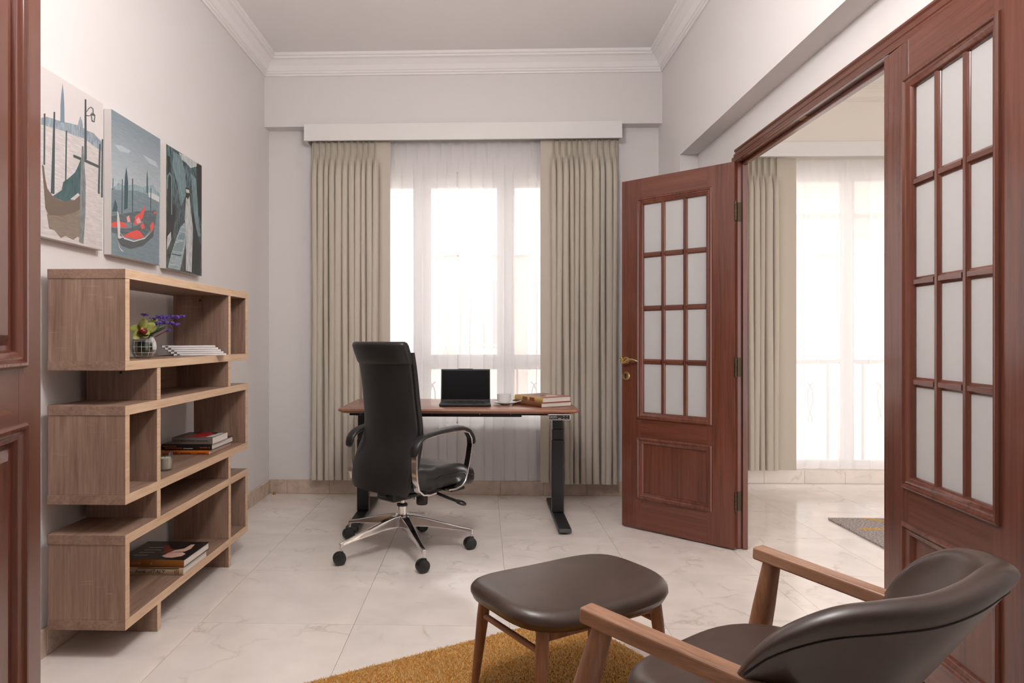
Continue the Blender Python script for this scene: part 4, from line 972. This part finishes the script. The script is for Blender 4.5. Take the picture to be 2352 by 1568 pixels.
# piping along both side edges and crease above the waist
for sx_ in (-1, 1):
    MB().tube([(sx_*(interp(wprof, z)+.0005), interp(yprof, z)+.036, z) for z in [.36+.6*k/20 for k in range(21)]], .0030, 6).build('piping', M['black_leather'], CH, smooth=60)
sd = lambda x, y: .014*smooth01((-y-.02)/.2)*.0 - .030*smooth01((y-.10)/.13) + .010*(abs(x)/.24)**2 + .006*math.sin(max(0, min(1, (-y-.02)/.16))*PI*3)*(1 if y < -.02 else 0)
mb = MB(); cushion(mb, .238, .284, 4.2, .335, .445, .045, sd); mb.build('seat', M['black_leather'], CH, (0, .098, 0), smooth=70)
ring_ = superell(.2385, .2845, 4.2, 56)
MB().tube([(x, y+.098, .396+sd(x, y)) for x, y in ring_], .0028, 6, closed=True).build('seat_piping', M['black_leather'], CH, smooth=60)
MB().box(-.19, .19, -.13, .22, .318, .340).build('seat_pan', M['black_plastic'], CH, bevel=.008)
MB().box(-.028, .028, -.145, -.110, .30, .45).build('back_bracket', M['black_plastic'], CH, bevel=.006)
for sx_ in (-1, 1):
    path = [(-.030,.338),(-.075,.334),(-.120,.342),(-.150,.365),(-.163,.41),(-.168,.47),(-.168,.53),(-.160,.572),(-.135,.600),(-.09,.614),(0,.624),(.10,.630),(.17,.628),(.212,.612),(.234,.580),(.238,.545),(.224,.48),(.203,.41),(.185,.365),(.155,.342),(.110,.334),(.060,.336)]
    prof = [(-.0045,-.019),(.0045,-.019),(.0045,.019),(-.0045,.019)]
    mb = MB(); mb.sweep([(sx_*.243, y+.02, z) for y, z in path], prof, (1, 0, 0)); ar = mb.build('armrest_frame', M['chrome'], CH, bevel=.003, smooth=50)
    pts = [(-.176,.525),(-.170,.575),(-.142,.608),(-.09,.624),(0,.634),(.10,.640),(.175,.638),(.222,.618),(.247,.582),(.250,.542)]
    mb = MB(); pr8 = [(.015*math.sin(t_)*(1.0 if math.sin(t_) > 0 else .55), .030*math.cos(t_)) for t_ in [2*PI*k/14 for k in range(14)]]
    mb.sweep([(sx_*.243, y+.02, z) for y, z in pts], [(-q[0], q[1]) for q in pr8], (1, 0, 0)); mb.build('arm_pad', M['black_leather'], CH, smooth=60, subsurf=1)
    MB().box(min(sx_*.19, sx_*.26), max(sx_*.19, sx_*.26), .10, .20, .322, .338).build('arm_mount', M['black_plastic'], CH, bevel=.005)
# mechanism, column, knob, lever
mb = MB(); mb.box(-.065, .065, -.12, .10, .275, .320); mb.build('tilt_mechanism', M['black_plastic'], CH, bevel=.010, seg=3)
MB().cyl((.07, -.02, .295), (.12, -.02, .295), .010, n=12).build('tension_shaft', M['chrome'], CH, smooth=40)
MB().lathe([(.0001, -.036), (.026, -.036), (.029, -.030), (.029, .012), (.024, .018), (.0001, .018)], 24, (.165, -.02, .305)).build('tension_knob', M['black_plastic'], CH, smooth=40)
mb = MB(); mb.sweep([(.06, .05, .318), (.17, .075, .312), (.24, .095, .292), (.30, .115, .277)], [(-.014, -.004), (.014, -.004), (.016, .003), (-.016, .003)], (0, 0, 1)); mb.build('lift_lever', M['black_plastic'], CH, bevel=.003)
MB().tube([(.305+.028*math.cos(t_)*1.0, .115+.017*math.sin(t_), .276-.006*math.cos(t_)) for t_ in [2*PI*k/20 for k in range(20)]], .0055, 8, closed=True).build('lever_grip', M['black_plastic'], CH, smooth=60)
MB().lathe([(.0001,.14),(.026,.14),(.026,.232),(.0001,.232)], 28).build('column_sleeve', M['chrome'], CH, smooth=40)
MB().lathe([(.0001,.232),(.0275,.232),(.0275,.243),(.016,.247),(.0001,.247)], 28).build('column_collar', M['black_plastic'], CH, smooth=40)
MB().lathe([(.0001,.247),(.0145,.247),(.0145,.28),(.0001,.28)], 24).build('gas_spring', M['chrome'], CH, smooth=40)
bs_ = MB().lathe([(.0001,.128),(.032,.128),(.040,.145),(.042,.178),(.034,.190),(.0001,.192)], 30).build('star_hub', M['chrome'], CH, smooth=40)
armmb = MB(); secs = [(.020,.030,.128,.188),(.06,.026,.128,.184),(.13,.021,.124,.168),(.22,.016,.110,.143),(.31,.0125,.098,.118),(.352,.0115,.088,.110),(.368,.0115,.070,.104)]
armmb.loft([[(r_, -w, zb), (r_, -w*.75, zt), (r_, w*.75, zt), (r_, w, zb)] for r_, w, zb, zt in secs])
arm_me = armmb.mesh('star_arm', M['chrome'])
wheel_me = MB().lathe([(.0001,-.0085),(.024,-.0085),(.030,-.006),(.031,0),(.030,.006),(.024,.0085),(.0001,.0085)], 28, axis='x').mesh('wheel', M['black_plastic'], 35)
hood_me = MB().lathe([(.0001,-.004),(.0315,-.004),(.0325,0),(.0315,.004),(.0001,.004)], 28, axis='x').mesh('caster_hood', M['black_plastic'], 35)
ang0 = 5.3+40
swiv = [-62, -50, -58, -68, -55]
for k in range(5):
    t_ = R(ang0+72*k)
    o = link('star_arm', arm_me, CH, (0,0,0), (0,0,t_), bevel=.005, seg=3)
    x, y = .360*math.cos(t_), .360*math.sin(t_)
    cs = empty('caster', (x, y, 0), R(40+swiv[k])); cs.parent = CH
    MB().cyl((0,0,.058), (0,0,.085), .0055, n=10).build('caster_stem', M['steel'], cs)
    link('caster_hood', hood_me, cs, (0, -.008, .033)); link('wheel', wheel_me, cs, (-.013, -.008, .0315)); link('wheel', wheel_me, cs, (.013, -.008, .0315))
    MB().box(-.010, .010, -.012, .010, .05, .066).build('caster_neck', M['black_plastic'], cs, bevel=.003)

# ------------------------------------------------------------------ rugs
RG = empty('yellow_rug', (.339, 2.705, 0), R(31.8), 'mustard yellow shaggy rug under the footstool and armchair', 'rug')
RW, RD = 1.75, 1.20       # local: x towards -W along the back edge, y towards the camera
rugm = plain('mustard_pile', s2l(206,150,62), .95, spec=.1); 
def pile_mat():
    m, nt, p = nodes_of('mustard_shag'); g = N(nt, 'ShaderNodeNewGeometry'); rp = ramp(nt, [(0, s2l(238,198,128)), (.5, s2l(250,220,156)), (1, s2l(254,236,190))])
    nt.links.new(g.outputs['Random Per Island'], rp.inputs[0]); nt.links.new(rp.outputs[0], p.inputs['Base Color']); p.inputs['Roughness'].default_value = .9; p.inputs['Specular IOR Level'].default_value = .1
    t = N(nt, 'ShaderNodeBsdfTranslucent'); nt.links.new(rp.outputs[0], t.inputs[0]); mx = N(nt, 'ShaderNodeMixShader'); mx.inputs[0].default_value = .4; nt.links.new(p.outputs[0], mx.inputs[1]); nt.links.new(t.outputs[0], mx.inputs[2]); nt.links.new(mx.outputs[0], nt.nodes['Material Output'].inputs[0]); return m
MB().box(-RW, 0, -RD, 0, .0005, .008).build('rug_backing', plain('rug_backing', s2l(176,118,44), .95, spec=.1), RG)
rng = np.random.default_rng(3); NT = 140000
px_ = rng.uniform(-RW, 0, NT); py_ = -RD*rng.uniform(0, 1, NT)
keep = (px_ > -1.45); px_, py_ = px_[keep], py_[keep]; NT = len(px_)
an = rng.uniform(0, 2*PI, NT); hh = rng.uniform(.005, .011, NT); ln = rng.uniform(.002, .009, NT); la = rng.uniform(0, 2*PI, NT); ww = rng.uniform(.0014, .0026, NT)
V = np.zeros((NT, 4, 3)); base = np.stack([px_, py_, np.full(NT, .006)], 1); sd_ = np.stack([np.cos(an), np.sin(an), np.zeros(NT)], 1)*ww[:, None]
tip = base + np.stack([np.cos(la)*ln, np.sin(la)*ln, hh], 1); mid = base*.45+tip*.55 + np.array([0, 0, .002])
V[:, 0] = base-sd_; V[:, 1] = base+sd_; V[:, 2] = mid+sd_*.8; V[:, 3] = tip
me = bpy.data.meshes.new('shag_pile'); me.from_pydata(V.reshape(-1, 3).tolist(), [], np.arange(NT*4).reshape(-1, 4).tolist()); me.materials.append(pile_mat())
so = link('shag_pile', me, RG); so['kind'] = 'stuff'

RG2 = empty('lounge_rug', (2.095, 4.222, 0), 0, 'grey patterned rug with thin yellow lines in the lounge', 'rug')
def lrug():
    m, nt, p = nodes_of('grey_melange'); tc = N(nt, 'ShaderNodeTexCoord'); no = N(nt, 'ShaderNodeTexNoise'); no.inputs['Scale'].default_value = 90; no.inputs['Detail'].default_value = 4
    mp = N(nt, 'ShaderNodeMapping'); mp.inputs['Scale'].default_value = (1, 2.2, 1); nt.links.new(tc.outputs['Object'], mp.inputs[0]); nt.links.new(mp.outputs[0], no.inputs['Vector'])
    rp = ramp(nt, [(.38, s2l(110,102,100)), (.5, s2l(168,158,154)), (.62, s2l(206,196,190))]); nt.links.new(no.outputs['Fac'], rp.inputs[0]); nt.links.new(rp.outputs[0], p.inputs['Base Color']); p.inputs['Roughness'].default_value = .95
    b = N(nt, 'ShaderNodeBump'); b.inputs['Distance'].default_value = .004; b.inputs['Strength'].default_value = .5; nt.links.new(no.outputs['Fac'], b.inputs['Height']); nt.links.new(b.outputs[0], p.inputs['Normal']); return m
MB().box(0, 1.9, -2.4, 0, .0008, .011).build('rug_body', lrug(), RG2, bevel=.003)
yl = plain('yellow_yarn', s2l(214,168,70), .9)
mb = MB()
def stripe(a, b, w=.013):
    a, b = Vector((*a, 0)), Vector((*b, 0)); n_ = (b-a).normalized().cross(Vector((0,0,1)))*w/2
    mb.add([(p_.x, p_.y, .0114) for p_ in (a-n_, b-n_, b+n_, a+n_)], [(0,1,2,3)])
for k in range(3): stripe((.20+k*.022, -.002), (1.0+k*.022, -.9))
for k in range(2): stripe((.06, -.24-k*.025), (1.6, -.10-k*.025))
for k in range(2): stripe((.3+k*.022, -2.3), (1.5+k*.022, -.6))
mb.build('yellow_lines', yl, RG2)

# ------------------------------------------------------------------ footstool
OT = empty('footstool', (.268, 2.136, 0), R(32), 'brown leather footstool with four tapered wooden legs on the yellow rug', 'footstool')
dish = lambda x, y: .010*(abs(x)/.28)**2 - .008*(abs(y)/.2)**2
mb = MB(); cushion(mb, .294, .213, 3.7, .290, .350, .031, dish, under=.9); mb.build('seat', M['brown_leather'], OT, smooth=75)
zr = .0095
for sx_ in (-1, 1):
    for sy_ in (-1, 1):
        top, bot = Vector((sx_*.215, sy_*.148, .300)), Vector((sx_*.240, sy_*.172, zr))
        mb = MB(); mb.tube([tuple(top), tuple(top.lerp(bot, .25)), tuple(bot)], [.0185, .019, .0115], 18); mb.build('leg', M['walnut_z'], OT, smooth=45)
for sx_ in (-1, 1): MB().tube([(sx_*.221, -.152, .232), (sx_*.221, .152, .232)], .0095, 14).build('stretcher', M['walnut_y'], OT, smooth=45)
for sy_ in (-1, 1): MB().box(-.205, .205, sy_*.150-.010, sy_*.150+.010, .262, .296).build('apron', M['walnut_z'], OT, bevel=.003)

# ------------------------------------------------------------------ armchair
AC = empty('armchair', (.597, 1.468, 0), R(39), 'brown leather tub armchair with wooden arms in the front right corner', 'armchair')
ad = lambda x, y: -.012*smooth01((y-.05)/.2) + .006*(abs(x)/.26)**2
mb = MB(); cushion(mb, .268, .262, 3.6, .318, .398, .036, ad); mb.build('seat', M['brown_leather'], AC, (0, -.030, 0), smooth=75)
for sx_ in (-1, 1):
    # arm: square bar from front to back
    p0, p1 = Vector((sx_*.332, .205, .535)), Vector((sx_*.290, -.215, .508))
    mb = MB(); d_ = (p1-p0).normalized(); s_ = d_.cross(Vector((0,0,1))).normalized(); u_ = s_.cross(d_)
    mb.loft([[tuple(p0+d_*L_+s_*a_*.021+u_*b_*.0165) for a_, b_ in ((-1,-1),(1,-1),(1,1),(-1,1))] for L_ in (0, (p1-p0).length)])
    mb.build('arm', M['walnut_y'], AC, bevel=.0055, seg=3)
    top, bot = Vector((sx_*.326, .160, .522)), Vector((sx_*.392, .285, zr))
    mb = MB(); rings = []
    for t_, w_ in ((0, .021), (.25, .027), (.42, .029), (.7, .022), (1, .0135)):
        c_ = top.lerp(bot, t_); rings.append([(c_.x+x, c_.y+y, c_.z) for x, y in superell(w_*.85, w_, 2.6, 20)])
    mb.loft(rings); mb.build('leg', M['walnut_z'], AC, smooth=45)
    top, bot = Vector((sx_*.22, -.20, .335)), Vector((sx_*.27, -.36, zr if sx_ < 0 else .002))
    mb = MB(); mb.tube([tuple(top), tuple(top.lerp(bot, .4)), tuple(bot)], [.022, .022, .013], 18); mb.build('leg', M['walnut_z'], AC, smooth=45)
for y in (.20, -.20): MB().box(-.25, .25, y-.012, y+.012, .278, .322).build('apron', M['walnut_z'], AC, bevel=.003)
# wrap-around back shell
ztab = [(-15, .702), (0, .714), (15, .703), (30, .689), (45, .679), (60, .660), (75, .612), (84, .560), (91, .510)]
rings = []; NA = 72
for k in range(NA+1):
    al = -91+182*k/NA; ar_ = R(al); zt = interp(ztab, abs(al)); ed = smooth01((91.5-abs(al))/9)
    tx, ty = .300*math.sin(ar_), -.115-.290*math.cos(ar_)
    bx_, by_, bz = .240*math.sin(ar_), -.045-.115*math.cos(ar_), .325+.03*(1-ed)
    nx, ny = math.sin(ar_), -math.cos(ar_)
    thk = .050*(.35+.65*ed); ring = []
    H_ = zt-bz
    def pt(f, off, dz=0):
        cx_, cy_, cz = bx_+(tx-bx_)*f, by_+(ty-by_)*f, bz+H_*f
        bul = .004*math.sin(PI*f)
        return (cx_+nx*(off+bul), cy_+ny*(off+bul), cz+dz)
    for f in (0, .12, .28, .45, .62, .78, .90): ring.append(pt(f, thk/2*(.8 if f == 0 else 1)))
    for q in range(7):
        t_ = PI*q/6; ring.append(pt(.965-.0, thk/2*math.cos(t_)*1.12, thk/2*math.sin(t_)*.9))
    for f in (.90, .78, .62, .45, .28, .12, 0): ring.append(pt(f, -thk/2*(.8 if f == 0 else 1.05)))
    rings.append(ring)
mb = MB(); mb.loft(rings); mb.build('back_shell', M['brown_leather'], AC, smooth=70, subsurf=1)
seam = []
for k in range(49):
    al = -84+168*k/48; ar_ = R(al); zt = interp(ztab, abs(al)); f = .895
    tx, ty = .300*math.sin(ar_), -.115-.290*math.cos(ar_); bx_, by_, bz = .240*math.sin(ar_), -.045-.115*math.cos(ar_), .325
    off = .0262+.004*math.sin(PI*f)
    seam.append((bx_+(tx-bx_)*f+math.sin(ar_)*off, by_+(ty-by_)*f-math.cos(ar_)*off, bz+(zt-bz)*f))
MB().tube(seam, .0016, 6).build('seam', plain('dark_seam', (.012,.009,.008), .6), AC, smooth=60)

tag(MB().lathe([(.0001, 0), (.011, 0), (.011, .006), (.008, .016), (.0001, .019)], 16).build('door_stop', M['brass'], None, (-1.475, 4.772, .0005), smooth=40), 'tiny brass floor stop in the corner by the left drape', 'door stop')

# ------------------------------------------------------------------ outside
gr = tag(MB().box(-14, 18, 5.45, 30, -.35, -.25).build('ground', plain('paving', (.62, .60, .57), .8)), 'pale paving outside the windows', kind='structure')
RL = empty('balcony_railing', (1.5, 6.05, -.25), 0, 'pale wrought-iron railing with scrolls outside the windows', 'railing')
iron = plain('grey_iron', (.36, .35, .35), .5)
MB().box(-4.0, 4.0, -.02, .02, 1.13, 1.165).build('top_rail', iron, RL); MB().box(-4.0, 4.0, -.015, .015, .10, .125).build('bottom_rail', iron, RL)
bal = MB().box(-.008, .008, -.008, .008, .125, 1.13).mesh('baluster', iron)
scr = MB(); 
for s_ in (-1, 1): scr.tube([(s_*(.012+.055*t_*math.cos(t_*5)), 0, .62+.30*t_-.05*math.sin(t_*5)) for t_ in [k/14 for k in range(15)]], .006, 6)
scr_me = scr.mesh('scroll', iron, 50)
for k in range(27):
    x = -3.9+k*.3; link('baluster', bal, RL, (x, 0, 0)); link('scroll', scr_me, RL, (x+.15, 0, 0))
HB = empty('neighbour_house', (2.0, 13.0, -.25), 0, 'pale pink and cream house with red tiled roof seen through the sheers', 'house')
hw_ = plain('house_cream', (.86, .82, .78), .8); hp_ = plain('house_brick_pink', (.78, .52, .46), .8); hr_ = plain('house_roof_red', (.62, .34, .28), .8); hg_ = plain('house_window', (.45, .48, .52), .2)
MB().box(-3.2, 9, 0, 6, 0, 3.6).build('wall', hw_, HB)
for x in (-2.6, -1.35, .2, 1.5, 3.0, 4.4, 5.6): MB().box(x-.16, x+.16, -.08, -.001, 0, 2.9).build('brick_pier', hp_, HB)
for x in (-2.0, -.6, .85, 2.25, 3.7, 5.0):
    w_ = MB().box(x-.42, x+.42, -.03, -.001, 1.2, 2.5).build('window', hw_, HB); MB().box(x-.36, x+.36, -.045, -.031, 1.26, 2.44).build('pane', hg_, w_)
MB().box(-3.3, 9.1, -.16, -.001, 2.92, 3.2).build('cornice_band', hw_, HB)
mb = MB(); mb.loft([[(x, -.5, 3.6), (x, 6.4, 3.6), (x, 3.0, 5.6)] for x in (-.6, 9.4)]); mb.build('roof', hr_, HB)
